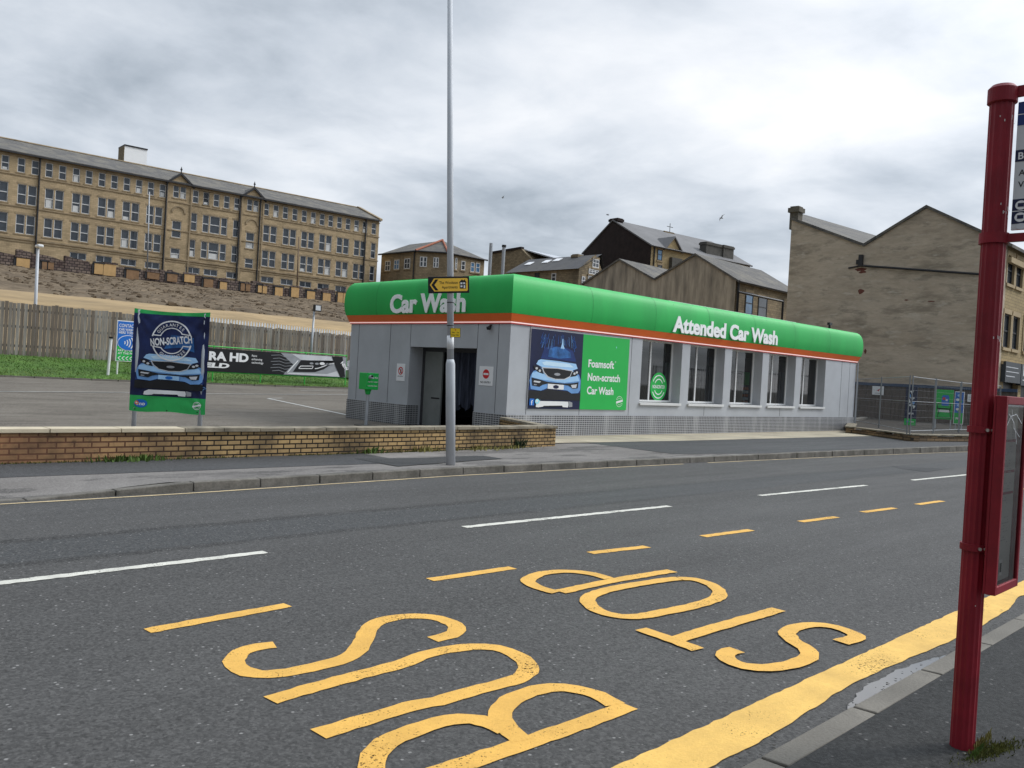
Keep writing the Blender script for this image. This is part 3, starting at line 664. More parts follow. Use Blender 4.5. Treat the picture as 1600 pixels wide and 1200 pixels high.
o = mb.build('clods', mat('earth_clod', (.2, .155, .11), .97, .5, .35, spec=.1)); o['kind'] = 'stuff'
mb = MB()
for x0, x1, y0, y1, z0, z1 in ((-260, 420, 116, 420, 9, 30),):
    mb.face([(x0, y0, z0), (x1, y0, z0), (x1, y1, z1), (x0, y1, z1)])
mb.face([(46, 36, .2), (420, 36, .2), (420, 116, 9), (46, 116, 9)])
struct(mb.build('hill', mat('hill_scrub', (.10, .09, .05), .95, .3, .2)))

# ------------------------------------------------------------------ plants at wall feet
def tuft(loc, n, h, spread, m, label, group=None, wide=.012):
    mb = MB(); mb.keep = True; rnd = random.Random(int(loc[0]*977+loc[1]*331))
    for _ in range(n):
        a = rnd.uniform(0, 6.28); r_ = abs(rnd.gauss(0, spread)); x, y = loc[0]+r_*cos(a)*2.0, loc[1]-abs(r_*sin(a))*.6; hh = h*rnd.uniform(.35, 1.1); bx, by = cos(a)*hh*rnd.uniform(.2, .8), sin(a)*hh*rnd.uniform(.1, .5)-hh*.1; w = wide*rnd.uniform(.6, 1.4)
        px, py = -sin(a)*w, cos(a)*w; z = loc[2]
        mb.face([(x-px, y-py, z-.01), (x+px, y+py, z-.01), (x+bx*.5+px, y+by*.5+py, z+hh*.65), (x+bx, y+by, z+hh), (x+bx*.5-px, y+by*.5-py, z+hh*.65)])
    o = mb.build('weed_tuft', m); o.location = (0, 0, 0); tag(o, label, 'weed', group); return o

# ------------------------------------------------------------------ printed car picture used on the banner and on the wall panel
def car_print(a, u0, v0, w, h, l=2, bar=True, roof=True):
    def q(pts): return [(u0+(x-200)/670*w, v0+(1120-y)/1010*h) for x, y in pts]
    def pl(pts, m, k): a.poly(q(pts), m, l+k)
    if roof:
        pl([(330, 470), (370, 330), (450, 300), (640, 300), (740, 340), (790, 480), (560, 470)], NAVY2, 0)
        pl([(430, 330), (520, 300), (620, 310), (700, 360), (720, 430), (560, 455), (420, 440)], mat('hazy_blue_print', (.03, .13, .36), .4, .5, 5), 1)
        rnd = random.Random(5)
        for k in range(34):
            x = rnd.uniform(340, 760); y0 = rnd.uniform(130, 210); y1 = y0+rnd.uniform(60, 170); s = (x-560)*.12
            pl([(x, y0), (x+3, y0), (x+s+5, y1), (x+s, y1)], MIDB if k % 3 else CARB, 2)
        pl([(590, 190), (598, 190), (606, 270), (625, 320), (570, 320), (585, 265)], CARB2, 3)
    pl([(200, 880), (222, 690), (262, 640), (840, 650), (868, 720), (868, 900)], NAVY2, 0)
    pl([(205, 760), (218, 690), (245, 640), (350, 580), (540, 572), (740, 598), (835, 655), (862, 730), (860, 860), (835, 900), (745, 908), (690, 872), (560, 858), (425, 850), (350, 885), (225, 868)], CARB, 4)
    pl([(232, 660), (330, 625), (430, 705), (530, 730), (650, 722), (735, 660), (820, 672), (845, 735), (640, 770), (330, 738), (228, 715)], CARB2, 5)
    pl([(275, 545), (300, 495), (330, 480), (560, 488), (785, 508), (810, 570), (745, 600), (540, 585), (345, 578)], CARB2, 5)
    pl([(345, 520), (400, 500), (700, 515), (760, 560), (540, 560), (370, 552)], mat('hood_shine_print', (.6, .8, .95), .4, .05, 2), 6)
    pl([(345, 582), (545, 578), (748, 602), (722, 685), (645, 728), (525, 735), (425, 706), (368, 645)], GREYLT, 6)
    pl([(360, 592), (545, 588), (734, 610), (710, 678), (640, 717), (525, 722), (432, 696), (380, 640)], BLACK, 7)
    a.ell(*q([(545, 662)])[0], .06*w, .018*h, GREYPR, l+8, 16)
    pl([(238, 562), (300, 578), (348, 602), (372, 668), (300, 645), (252, 604)], BLACK, 7); pl([(822, 598), (760, 612), (738, 622), (715, 688), (790, 672), (830, 630)], BLACK, 7)
    for c in ((282, 600), (322, 628), (770, 640), (800, 622)): a.ell(*q([c])[0], .022*w, .016*h, GREYLT, l+8, 12)
    pl([(228, 722), (330, 742), (430, 768), (640, 778), (760, 768), (832, 752), (826, 835), (760, 846), (700, 805), (640, 796), (430, 790), (370, 806), (330, 836), (240, 822)], BLACK, 7)
    pl([(258, 757), (345, 766), (325, 786), (252, 778)], GREYLT, 8); pl([(732, 795), (812, 782), (802, 832), (748, 834)], GREYLT, 8); pl([(262, 800), (300, 806), (285, 818), (255, 815)], GREYPR, 8)
    pl([(432, 790), (638, 798), (636, 862), (430, 855)], WHITEP if bar else CARB2, 9); a.ell(*q([(535, 828)])[0], .055*w, .024*h, SKYB if not bar else NAVY, l+10, 20)
    pl([(200, 880), (350, 892), (425, 862), (690, 880), (745, 915), (868, 905), (868, 1000), (200, 1000)], BLACK, 5)
    pl([(345, 1018), (705, 1018), (712, 1062), (706, 1096), (636, 1092), (632, 1078), (470, 1076), (330, 1100), (295, 1096), (300, 1050)], WHITEP, 9); pl([(395, 1080), (628, 1072), (630, 1084), (380, 1092)], BLACK, 10)
    pl([(712, 1012), (762, 1030), (765, 1086), (718, 1092)], GREYPR, 8)
def seal(a, u, v, r, m, l, word='NON-SCRATCH', full=True, rot=0.0, asp=1.0, text=True):
    for s_ in (0, 180):
        a.arc(u, v, r*.93, r, 18+s_-8, 162+s_, m, l, 30, asp, rot)
        a.arc(u, v, r*.60, r*.65, 30+s_, 150+s_, m, l, 24, asp, rot)
        for d in (12 if s_ == 0 else 12, 158):
            aa = R(d+s_); 
            p0 = (r*.97*cos(aa), r*.97*sin(aa)); p1 = (r*.6*cos(R((30 if d < 90 else 150)+s_)), r*.6*sin(R((30 if d < 90 else 150)+s_)))
            f = lambda p: (u+(p[0]*cos(rot)-p[1]*sin(rot))*asp, v+p[0]*sin(rot)+p[1]*cos(rot))
            a.line([f(p0), f(p1)], r*.05, m, l)
    if text:
        a.arctext('GUARANTEE', u, v, r*.72, 90, 12.5, r*.15, m, l, True, .012, rot, asp)
        a.arctext('GUARANTEE', u, v, r*.87, 270, 11, r*.15, m, l, False, .012, rot, asp)
    a.text(word, u, v-r*.17+rot*0, r*.36, m, l+1, w=r*2.05*asp, bold=.035, align='c', rot=rot)

# ------------------------------------------------------------------ the car wash
CW = thing('car_wash_building', 'grey car wash building with a curved green fascia and orange stripe lettered Car Wash', 'car wash', (15.85, 15.75, 0)); CW.rotation_euler = (0, -.0047, 0)
LX, LY, HW = 21.4, 7.1, 3.06
WINS = [(5.74, 7.92), (8.39, 10.55), (11.02, 13.19), (13.67, 15.80), (16.29, 18.42)]
DOOR = (1.23, 4.09, -.15, 2.31)
mb = MB()
mb.wall(0, LX, .6, HW, 0, [(a, b, 1.0, 2.995) for a, b in WINS], .36, CLAD, CLAD)
mb.wall(0, LY, .6, HW, 0, [DOOR], .5, CLAD, CLAD, axis='y')
mb.wall(0, LX, -.1, HW, LY, [], .1, CLAD); mb.wall(0, LY, -.1, HW, LX, [], .1, CLAD, axis='y')
for x, z0, z1 in ((.72, .62, 3.0), (2.9, .62, .78), (5.2, .62, 3.0), (9.4, .62, .96), (14.7, .62, .96), (19.95, .62, 3.0), (20.75, .62, 3.0)): mb.box(x, x+.012, -.004, .01, z0, z1, DARKG)
for y, z0 in ((.43, .62), (5.05, .62), (6.66, .62), (1.23-.006, 2.31), (4.09, 2.31)): mb.box(-.004, .01, y, y+.012, z0, 3.0, DARKG)
mb.build('wall', None, CW)
mb = MB()
mb.box(-.03, LX+.02, -.035, -.001, -.04, .615, TREAD); mb.box(-.034, -.001, -.033, DOOR[0], -.06, .613, TREAD); mb.box(-.034, -.001, DOOR[1], LY, -.06, .613, TREAD); mb.box(-.001, .42, DOOR[1]-.004, DOOR[1]+.0, -.06, .61, TREAD)
mb.box(10.1, 10.108, -.038, -.035, -.03, .615, DARKG)
mb.build('tread_plate_skirt', None, CW)
# interior shell, seen dark through the glass
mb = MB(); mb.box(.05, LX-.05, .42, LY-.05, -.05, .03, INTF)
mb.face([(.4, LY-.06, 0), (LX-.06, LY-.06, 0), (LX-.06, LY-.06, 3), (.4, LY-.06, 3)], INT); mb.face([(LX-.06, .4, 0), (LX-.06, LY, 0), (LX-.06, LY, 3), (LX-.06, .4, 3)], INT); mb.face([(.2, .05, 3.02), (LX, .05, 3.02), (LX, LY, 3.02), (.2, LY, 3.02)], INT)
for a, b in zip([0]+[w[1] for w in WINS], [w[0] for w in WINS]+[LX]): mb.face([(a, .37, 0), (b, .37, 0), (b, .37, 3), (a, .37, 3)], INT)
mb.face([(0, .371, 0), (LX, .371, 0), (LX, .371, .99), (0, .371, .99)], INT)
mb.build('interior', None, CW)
def brushmesh(x, y, r, h):
    m_ = MB(); n = 60
    for i in range(n):
        a, b = 2*pi*i/n, 2*pi*(i+1)/n; r1, r2 = r*(1+.12*(i % 2)), r*(1+.12*((i+1) % 2)); m_.face([(x+r1*cos(a), y+r1*sin(a), .3), (x+r2*cos(b), y+r2*sin(b), .3), (x+r2*cos(b)*.9, y+r2*sin(b)*.9, h), (x+r1*cos(a)*.9, y+r1*sin(a)*.9, h)])
    m_.tube([(x, y, .03), (x, y, 3.0)], .06, 8); return m_
GB = mat('grey_wash_brush', (.3, .32, .34), .9, .4, 5, stretch=(5, 5, .5))
for x in (9.2, 12.0, 17.3): brushmesh(x, 1.6, .55, 2.35).build('wash_brush', GB, CW)
# doorway: recess, leaf and hanging brushes
mb = MB(); mb.box(.5, .56, 3.2, 3.98, .02, 2.2, FACT); mb.box(.488, .5, 3.25, 3.62, .83, .87, BLACK); mb.box(.49, .57, 3.98, 4.09, .0, 2.31, DARKG); mb.box(.488, .57, DOOR[0], 4.09, 2.2, 2.31, DARKG); mb.build('entrance_door_leaf', None, CW, bevel=.005)
mb = MB(); ys = lin(1.25, 3.2, 90)
for i, y in enumerate(ys):
    x = .72+.06*sin(i*.9)+.03*sin(i*2.3); b = .62+.1*sin(i*.35)+random.uniform(0, .05); mb.v += [(x, y, 2.28), (x+.03*sin(i), y, b)]
for i in range(len(ys)-1): mb.f.append((2*i, 2*i+1, 2*i+3, 2*i+2)); mb.m.append(0)
mb.build('brush_curtain', mat('navy_brush_curtain', (.075, .085, .12), .9, .5, 6, stretch=(8, 8, .4)), CW)
mb = MB()
# fascia: a curved profile swept round the four sides with mitred corners
PROF_O = [(.03, 3.035), (.055, 3.045), (.125, 3.235)]
PROF_G = [(.13, 3.238), (.165, 3.38), (.183, 3.56), (.182, 3.74), (.168, 3.90), (.14, 4.03), (.10, 4.13), (.04, 4.21), (-.05, 4.265), (-.17, 4.287), (-.38, 4.29)]
def sweep(prof, m, name, smooth=True, split=(0,)):
    mb = MB()
    def cor(o): q = max(o, .02+o*.12); return [(-o, -o), (LX+q, -o), (LX+q, LY+q), (-o, LY+q)]
    for s_ in range(4):
        i0 = len(mb.v); cols = 24 if s_ % 2 == 0 else 8
        for o, z in prof:
            c = cor(o); a, b = c[s_], c[(s_+1) % 4]
            for t in range(cols+1):
                f = t/cols; mb.v.append((a[0]+(b[0]-a[0])*f, a[1]+(b[1]-a[1])*f, z))
        for j in range(len(prof)-1):
            for t in range(cols): k = i0+j*(cols+1)+t; mb.f.append((k, k+1, k+cols+2, k+cols+1)); mb.m.append(0)
    mb.keep = True; return mb.build(name, m, CW, smooth=smooth)
sweep(PROF_O, ORANGE, 'orange_stripe', False); sweep(PROF_G, GREEN, 'green_fascia')
mb = MB(); mb.face([(-.03, -.03, 3.034), (LX+.03, -.03, 3.034), (LX+.03, LY+.03, 3.034), (-.03, LY+.03, 3.034)]); mb.face([(.37, .37, 4.288), (LX+.02, .37, 4.288), (LX+.02, LY+.02, 4.288), (.37, LY+.02, 4.288)])
mb.build('roof', mat('roof_membrane', (.25, .26, .27), .7), CW)
def loopbox(o0, o1, z0, z1, m, mb):
    mb.box(-o1, LX+o1, -o1, -o0, z0, z1, m); mb.box(-o1, -o0, -o0, LY+o0, z0, z1, m); mb.box(LX+o0, LX+o1, -o0, LY+o0, z0, z1, m); mb.box(-o1, LX+o1, LY+o0, LY+o1, z0, z1, m)
mb = MB(); loopbox(.004, .045, 2.998, 3.026, LED, mb); mb.build('light_strip', None, CW)
mb = MB(); loopbox(.004, .03, 2.968, 2.994, mat('red_light_housing', (.55, .05, .05), .4), mb); mb.build('light_strip_housing', None, CW)
mb = MB()
mb.box(7.6, 16.4, .40, .46, 4.28, 4.335, WHITE); mb.build('roof_flashing', None, CW)
mb = MB(); mb.box(.40, .46, 1.9, 5.6, 4.28, 4.34, SIGNG); mb.build('roof_flashing', None, CW)
mb = MB()
for k in range(9): mb.face([(7.4+k*1.0, .05, 4.272), (7.43+k*1.0, .05, 4.272), (7.13+k*1.0, -.105, 4.135), (7.10+k*1.0, -.105, 4.135)], mat('fascia_seam', (.012, .25, .05), .5))
for sx in (3.05, 6.1, 9.15, 12.2, 15.25, 18.3):
    for (o0, z0), (o1, z1) in zip(PROF_G[:-1], PROF_G[1:]): mb.face([(sx, -o0-.003, z0), (sx+.018, -o0-.003, z0), (sx+.018, -o1-.003, z1+.002), (sx, -o1-.003, z1+.002)], MATS['fascia_seam'])
for sy in (2.3, 5.6):
    for (o0, z0), (o1, z1) in zip(PROF_G[:-1], PROF_G[1:]): mb.face([(-o0-.003, sy, z0), (-o0-.003, sy+.018, z0), (-o1-.003, sy+.018, z1+.002), (-o1-.003, sy, z1+.002)], MATS['fascia_seam'])
mb.build('fascia_seam', None, CW)
# raised lettering
a = Art((0, -.19, 0), (1, 0, 0), (0, 0, 1), .001); a.text('Attended Car Wash', 7.03, 3.30, .50, LETTER, 1, w=6.82, bold=.036, extrude=.012); a.mb.keep = False; a.build('side_lettering', CW)
a = Art((-.19, 0, 0), (0, -1, 0), (0, 0, 1), .001); a.text('Car Wash', -4.90, 3.30, .53, LETTER, 1, w=3.32, bold=.036, extrude=.012); a.mb.keep = False; a.build('front_lettering', CW)
# windows
for i, (x0, x1) in enumerate(WINS):
    mb = MB(); mb.box(x0+.003, x0+.07, .33, .39, 1.03, 2.99); mb.box(x1-.10, x1-.003, .33, .39, 1.03, 2.99); xm = x0+(x1-x0)*.43; mb.box(xm-.035, xm+.035, .335, .385, 1.03, 2.99); mb.box(x0+.07, x1-.1, .332, .388, 2.93, 2.99); mb.box(x0+.07, x1-.1, .332, .388, 1.03, 1.09)
    w = mb.build('window', UPVC, CW, bevel=.006)
    mb = MB(); mb.box(x0-.03, x1+.02, -.06, .36, .965, 1.015); mb.box(x0-.03, x1+.02, -.065, -.06, .94, 1.02); mb.build('sill', UPVC, w, bevel=.005)
    mb = MB(); mb.face([(x0+.05, .36, 1.05), (x1-.08, .36, 1.05), (x1-.08, .36, 2.96), (x0+.05, .36, 2.96)]); mb.keep = True; mb.build('pane', GLASS, w)
    if i == 0:
        a = Art((xm+.53, .352, 1.52), (1, 0, 0), (0, 0, 1), .002); a.ell(0, 0, .45, .46, SIGNG, 1, 40)
        for s_ in (1, -1):
            for r_ in (.36, .24): a.arc(0, .02*s_, r_-.035, r_, 25 if s_ > 0 else 205, 155 if s_ > 0 else 335, WHITEP, 2, 20)
        a.text('NON-SCRATCH', 0, -.05, .11, WHITEP, 2, w=.66, bold=.03, align='c'); a.build('round_sticker', w)
mb = MB(); mb.tube([(-.02, .72, 2.93), (-.12, .72, 2.86)], .03, 8); mb.tube([(-.1, .72, 2.88), (-.1, .72, 2.80)], [.075, .05], 12); mb.build('security_camera', BLACK, CW, smooth=True)
mb = MB(); mb.tube([(19.2, .3, 4.28), (19.2, .3, 4.45)], .05, 8); mb.box(19.1, 19.35, .25, .36, 4.45, 4.55); mb.build('roof_lamp', BLACK, CW)
mb = MB(); mb.tube([(LX+.06, -.05, .0), (LX+.06, -.05, 3.0)], .03, 8); mb.build('corner_pipe', GALV, CW)
# advert panel on the long wall
AP = thing('wall_advert', 'wide wall panel, pale blue car picture beside green lettered Foamsoft Non-scratch Car Wash', 'advert panel', (15.85, 15.75, 0)); AP.rotation_euler = (0, -.0047, 0)
mb = MB(); mb.box(.75, 5.05, -.03, -.003, .78, 2.905, WHITEP); mb.build('backing_board', None, AP)
a = Art((0, -.03, 0), (1, 0, 0), (0, 0, 1), .0016); a.rect(.75, 2.89, .78, 2.905, NAVY, 1); car_print(a, .75, .78, 2.14, 2.1, 2)
a.rect(.80, .98, .87, 1.05, SKYB, 13); a.text('f', .89, .885, .13, WHITEP, 14, bold=.03, align='c'); a.ell(1.10, .98, .085, .07, CYAN, 13); a.poly([(1.16, .99), (1.22, 1.03), (1.17, .95)], CYAN, 14); a.ell(1.09, .99, .045, .03, WHITEP, 14); a.build('car_picture', AP)
a = Art((0, -.03, 0), (1, 0, 0), (0, 0, 1), .0016); a.rect(2.89, 5.05, .78, 2.905, SIGNG, 1)
for k, (t, w) in enumerate((('Foamsoft', 1.18), ('Non-scratch', 1.50), ('Car Wash', 1.22))): a.text(t, 3.17, 1.995-.385*k, .22, WHITEP, 2, w=w, bold=.026)
a.arc(4.41, 2.19, .018, .026, 0, 360, WHITEP, 2, 12); seal(a, 4.70, 1.03, .16, WHITEP, 2, '', text=False); a.line([(4.55, 1.0), (4.86, 1.06)], .06, WHITEP, 3); a.ell(4.42, 2.62, .012, .03, CYAN, 2, 8); a.build('green_lettering', AP)
# two notices beside the doorway
sg = thing('no_entry_sign', 'white notice with a red no entry disc, right of the car wash doorway', 'sign', (15.85, 15.75, 0))
mb = MB(); mb.box(-.016, -.004, .56, 1.09, 1.33, 1.84, WHITEP); mb.build('plate', None, sg)
a = Art((-.016, 0, 0), (0, -1, 0), (0, 0, 1), .002); a.ell(-.825, 1.635, .125, .125, SIGNR, 1, 32); a.rect(-.92, -.73, 1.61, 1.66, WHITEP, 2); a.text('NO ENTRY', -.825, 1.39, .055, BLACK, 1, w=.40, bold=.015, align='c'); a.build('printing', sg)
sg = thing('warning_sign', 'narrow white notice with a red crossed-out circle, left of the car wash doorway', 'sign', (15.85, 15.75, 0))
mb = MB(); mb.box(-.016, -.004, 4.27, 4.66, 1.29, 1.80, WHITEP); mb.build('plate', None, sg)
a = Art((-.016, 0, 0), (0, -1, 0), (0, 0, 1), .002); a.arc(-4.465, 1.59, .085, .115, 0, 360, SIGNR, 2, 28); a.line([(-4.54, 1.66), (-4.39, 1.52)], .028, SIGNR, 3); a.poly([(-4.50, 1.53), (-4.47, 1.62), (-4.47, 1.65), (-4.44, 1.65), (-4.42, 1.56), (-4.44, 1.53)], BLACK, 1); a.text('NO ENTRY', -4.465, 1.41, .035, BLACK, 1, w=.27, bold=.012, align='c'); a.build('printing', sg)
# stand behind the fourth window
st = thing('instruction_post', 'green and orange instruction post standing inside, behind the fourth window', 'post', (29.95, 16.9, .1))
mb = MB()
for k in range(5): mb.box(-.16, .16, -.03, .03, 1.0+k*.13, 1.10+k*.13, ORP if k % 2 == 0 else WHITEP)
mb.box(-.18, .18, -.04, .04, 1.7, 2.2, SIGNG); mb.build('face', None, st)
mb = MB(); mb.tube([(0, .06, 0), (0, .06, 2.1)], .04); mb.build('stand', GALV, st)
# coin box on a post
pb = thing('payment_post', 'green payment box with silver sensor on a grey post before the car wash', 'payment box', (14.25, 19.6, .02))
mb = MB(); mb.tube([(0, 0, -.02), (0, 0, .92)], .045, 12, GALV); mb.box(-.25, .25, -.2, .2, -.02, .015, BLACK); mb.build('post', None, pb, smooth=False)
mb = MB(); mb.box(-.16, .24, -.14, .22, 1.0, 1.46, SIGNG); mb.tube([(0, 0, .86), (0, 0, 1.0)], [.06, .1], 12, SIGNG); mb.build('box', None, pb, bevel=.012)
a = Art((0, -.141, 0), (1, 0, 0), (0, 0, 1), .003); a.text('Car Wash', .02, 1.31, .05, WHITEP, 1, w=.19, bold=.02); a.text('TO PAY HERE', -.12, 1.2, .032, WHITEP, 1, w=.32, bold=.02); a.text('CONTACTLESS', -.12, 1.09, .032, WHITEP, 1, w=.32, bold=.02); a.build('printing', pb)
mb = MB(); mb.tube([(-.06, -.13, 1.34), (-.06, -.24, 1.36)], [.055, .05], 14, GALV); mb.tube([(-.06, -.24, 1.36), (-.06, -.242, 1.36)], .042, 14, BLACK); mb.build('sensor', None, pb)

# ------------------------------------------------------------------ yellow brick wall in front
bw = thing('brick_wall', 'low yellow brick wall with stone coping between the footway and the car park', 'wall', (0, 0, 0))
def wy(x): return 12.34+.0043*max(0, x-4)**2
mb = MB(); wx = lin(-32, 14.5, 60)
for a_, b_ in zip(wx, wx[1:]): mb.hexa([(a_, wy(a_), -.1), (b_, wy(b_), -.1), (b_, wy(b_)+.215, -.1), (a_, wy(a_)+.215, -.1), (a_, wy(a_), .505), (b_, wy(b_), .505), (b_, wy(b_)+.215, .505), (a_, wy(a_)+.215, .505)])
mb.hexa([(14.285, wy(14.5)+.215, -.1), (14.5, wy(14.5)+.215, -.1), (15.75, 15.66, -.1), (15.53, 15.66, -.1), (14.285, wy(14.5)+.215, .5), (14.5, wy(14.5)+.215, .5), (15.75, 15.66, .5), (15.53, 15.66, .5)])
mb.build('brickwork', WALLB, bw)
mb = MB(); x = -32.0; i = 0
while x < 14.5:
    L_ = .92 if x < 5.2 else .62; a_, b_ = x, min(14.53, x+L_-.008); m_ = COPEL if x < 5.3 else COPED; j = random.uniform(-.006, .006); zt_ = .565+random.uniform(-.004, .004)
    mb.hexa([(a_, wy(a_)-.035+j, .507), (b_, wy(b_)-.035+j, .507), (b_, wy(b_)+.26, .507), (a_, wy(a_)+.26, .507), (a_, wy(a_)-.035+j, zt_), (b_, wy(b_)-.035+j, zt_), (b_, wy(b_)+.26, zt_+.004), (a_, wy(a_)+.26, zt_+.004)], m_); x += L_
for k in range(5):
    t0, t1 = k/5, (k+1)/5-.006; f = lambda t, s_: (14.285+(15.53-14.285)*t+(-.04 if s_ == 0 else .255), wy(14.5)+.265+(15.62-wy(14.5)-.265)*t)
    mb.hexa([(*f(t0, 0), .502), (*f(t0, 1), .502), (*f(t1, 1), .502), (*f(t1, 0), .502), (*f(t0, 0), .562), (*f(t0, 1), .562), (*f(t1, 1), .562), (*f(t1, 0), .562)], COPED)
mb.build('coping', None, bw, bevel=.006)
def wb(px, py): p = fg(px, py); return (p[0], wy(p[0])-.02, .1)
tuft(wb(185, 720), 60, .11, .16, WEED, 'small green weeds at the wall foot below the banner\'s left post', 'weeds along the brick wall')
tuft(wb(222, 718), 70, .11, .17, WEED, 'green weeds at the wall foot below the middle of the banner', 'weeds along the brick wall')
tuft(wb(572, 706), 40, .14, .1, WEED, 'weed clump at the wall foot below the green payment box', 'weeds along the brick wall')
tuft(wb(652, 703), 60, .13, .2, WEEDY, 'yellowish weeds at the wall foot just left of the lamp post', 'weeds along the brick wall')
tuft(wb(742, 700), 90, .10, .28, WEEDY, 'mossy yellow weeds at the wall foot just right of the lamp post', 'weeds along the brick wall')
tuft(wb(790, 699), 60, .09, .2, WEEDY, 'low yellow weeds at the wall foot between lamp post and wall end', 'weeds along the brick wall')
tuft(wb(817, 700), 34, .26, .06, mat('dark_weed', (.03, .05, .02), .8, .4, 6), 'tall dark weed standing against the right end of the brick wall', 'weeds along the brick wall')
mb = MB(); mb.keep = True
for k in range(2600):
    x = random.choice((random.uniform(7.5, 13.9), random.uniform(-3, 6.8))); y = wy(x)-abs(random.gauss(0, .035)); z = foot_z(x)-.004; h = random.uniform(.008, .04); a = random.uniform(0, 6); w = random.uniform(.006, .014)
    mb.face([(x-w*cos(a), y-w*sin(a), z), (x+w*cos(a), y+w*sin(a), z), (x+random.gauss(0, .01), y, z+h)])
o = mb.build('moss', MOSS); o['kind'] = 'stuff'

# ------------------------------------------------------------------ banner on two posts
DB = 15.2; tl, tr, bl, br = depth(210, 483, DB), depth(329, 488, DB), depth(201.5, 641, DB), depth(320, 648.5, DB)
bu = (br-bl); bu.z = 0; BWD = bu.length; bu.normalize(); BH = 1.80; lean = .0
bo = depth(201.5, 641, DB); bnz = bo.z
bn = thing('advert_banner', 'tall printed banner on two grey posts, Non-scratch Guarantee over a pale blue car front', 'banner', (bo.x, bo.y, lot_z(bo.x, bo.y)))
def bl_(p): return tuple(Vector(p)-Vector(bn.location))
for k in (.06, .93):
    p = bo+bu*(BWD*k); p2 = p+bu.cross(Vector((0, 0, 1))).normalized()*-.04
    mb = MB(); mb.tube([bl_((p2.x, p2.y, lot_z(p.x, p.y)-.05)), bl_((p2.x, p2.y, bnz+1.78))], .04, 12); mb.build('post', GALV, bn, smooth=True)
fabric = {}
mb = MB(); nu, nv = 40, 46; face_n = Vector((bu.y, -bu.x, 0))
def wob(u, v):   # gentle folds pulled from the eyelets
    return 0.0
for i in range(nu+1):
    for j in range(nv+1):
        u, v = i/nu, j/nv
        sag = -.035*4*u*(1-u)*(v > .93)*(v-.93)/.07 - .012*sin(u*9)*(v < .05)
        p = bo+bu*(BWD*u)+Vector((0, 0, BH*v+sag)); mb.v.append(bl_(p))
gset = {}
for i in range(nu):
    for j in range(nv):
        k = i*(nv+1)+j; v = (j+.5)/nv; mb.f.append((k, k+nv+1, k+nv+2, k+1))
        mb.m.append(0 if v < .16 or v > .965 else 1)
BG = mat('green_banner_fabric', (.03, .42, .10), .45, .12, 2.5, .5, 5, stretch=(1, 1, .5)); BN = mat('navy_banner_fabric', (.008, .013, .06), .36, .5, 1.6, .3, 12, stain=(.03, .06, .22), stain_scale=1.3, stain_amt=.55)
mb.mats = [BG, BN]; mb.keep = True; bf_ = mb.build('fabric', None, bn)
def ripple(o):
    """cloth pulled tight from its eyelets: diagonal creases, one displacement for cloth and print"""
    bm = bmesh.new(); bm.from_mesh(o.data); bmesh.ops.triangulate(bm, faces=bm.faces)
    for _ in range(5):
        ed = [e for e in bm.edges if e.calc_length() > .075]
        if not ed: break
        bmesh.ops.subdivide_edges(bm, edges=ed, cuts=1); bmesh.ops.triangulate(bm, faces=[f for f in bm.faces if len(f.verts) > 3])
    O = Vector(bl_(bo))
    for v in bm.verts:
        d = v.co-O; u = d.dot(bu)/BWD; w = d.z/BH; h = 0
        for cu, cw, amp, fr_ in ((0, 1, .013, 26), (1, 1, .013, 23), (0, 0, .009, 21), (1, 0, .009, 24), (.5, 1, .006, 30)):
            r_ = hypot(u-cu, w-cw); an = atan2((w-cw), (u-cu)+1e-6); h += amp*sin(an*fr_*.55+1.3*cu)*min(1, r_*6)*math.exp(-r_*1.5)
        h += .006*sin(w*31+u*5)*max(0, u-.75)*4+.005*sin(u*17+w*4); v.co += face_n*h
    for f in bm.faces: f.smooth = True
    bm.to_mesh(o.data); bm.free()
a = Art(bl_(bo), bu, (0, 0, 1), .0022)
UU = BWD; VV = BH
a.lift = .003; car_print(a, .06*UU, .16*VV-.02, .90*UU, 1.18, 2, bar=False, roof=False)
a.poly([(.42*UU, .62*VV), (.62*UU, .64*VV), (.82*UU, .60*VV), (.8*UU, .74*VV), (.5*UU, .76*VV)], mat('hazy_blue_print', (.03, .13, .36)), 2)
seal(a, .525*UU, .70*VV, .355, WHITEP, 14, rot=R(7), asp=1.0)
a.ell(.15*UU, .075*VV, .115, .072, SKYB, 3); a.text('imo', .15*UU, .058*VV, .062, WHITEP, 5, w=.15, bold=.03, align='c'); a.ell(.15*UU-.066, .082*VV, .034, .034, ORP, 6); a.ell(.15*UU-.066, .082*VV, .014, .014, WHITEP, 7)
a.arc(.89*UU, .08*VV, .062, .07, 0, 360, WHITEP, 3, 26); a.arc(.89*UU, .08*VV, .042, .047, 20, 160, WHITEP, 3, 12); a.arc(.89*UU, .08*VV, .042, .047, 200, 340, WHITEP, 3, 12); a.line([(.89*UU-.075, .075*VV-.008), (.89*UU+.075, .085*VV+.008)], .03, WHITEP, 4)
a.arc(.965*UU, .235*VV, .05, .062, 60, 200, CARB, 3, 14); a.arc(.99*UU, .225*VV, .045, .055, 60, 180, CARB, 3, 14)
for u in (.08, .5, .9): a.ell(u*UU, .018*VV, .012, .012, BLACK, 3, 10)
bp_ = a.build('printing', bn); ripple(bp_); ripple(bf_)

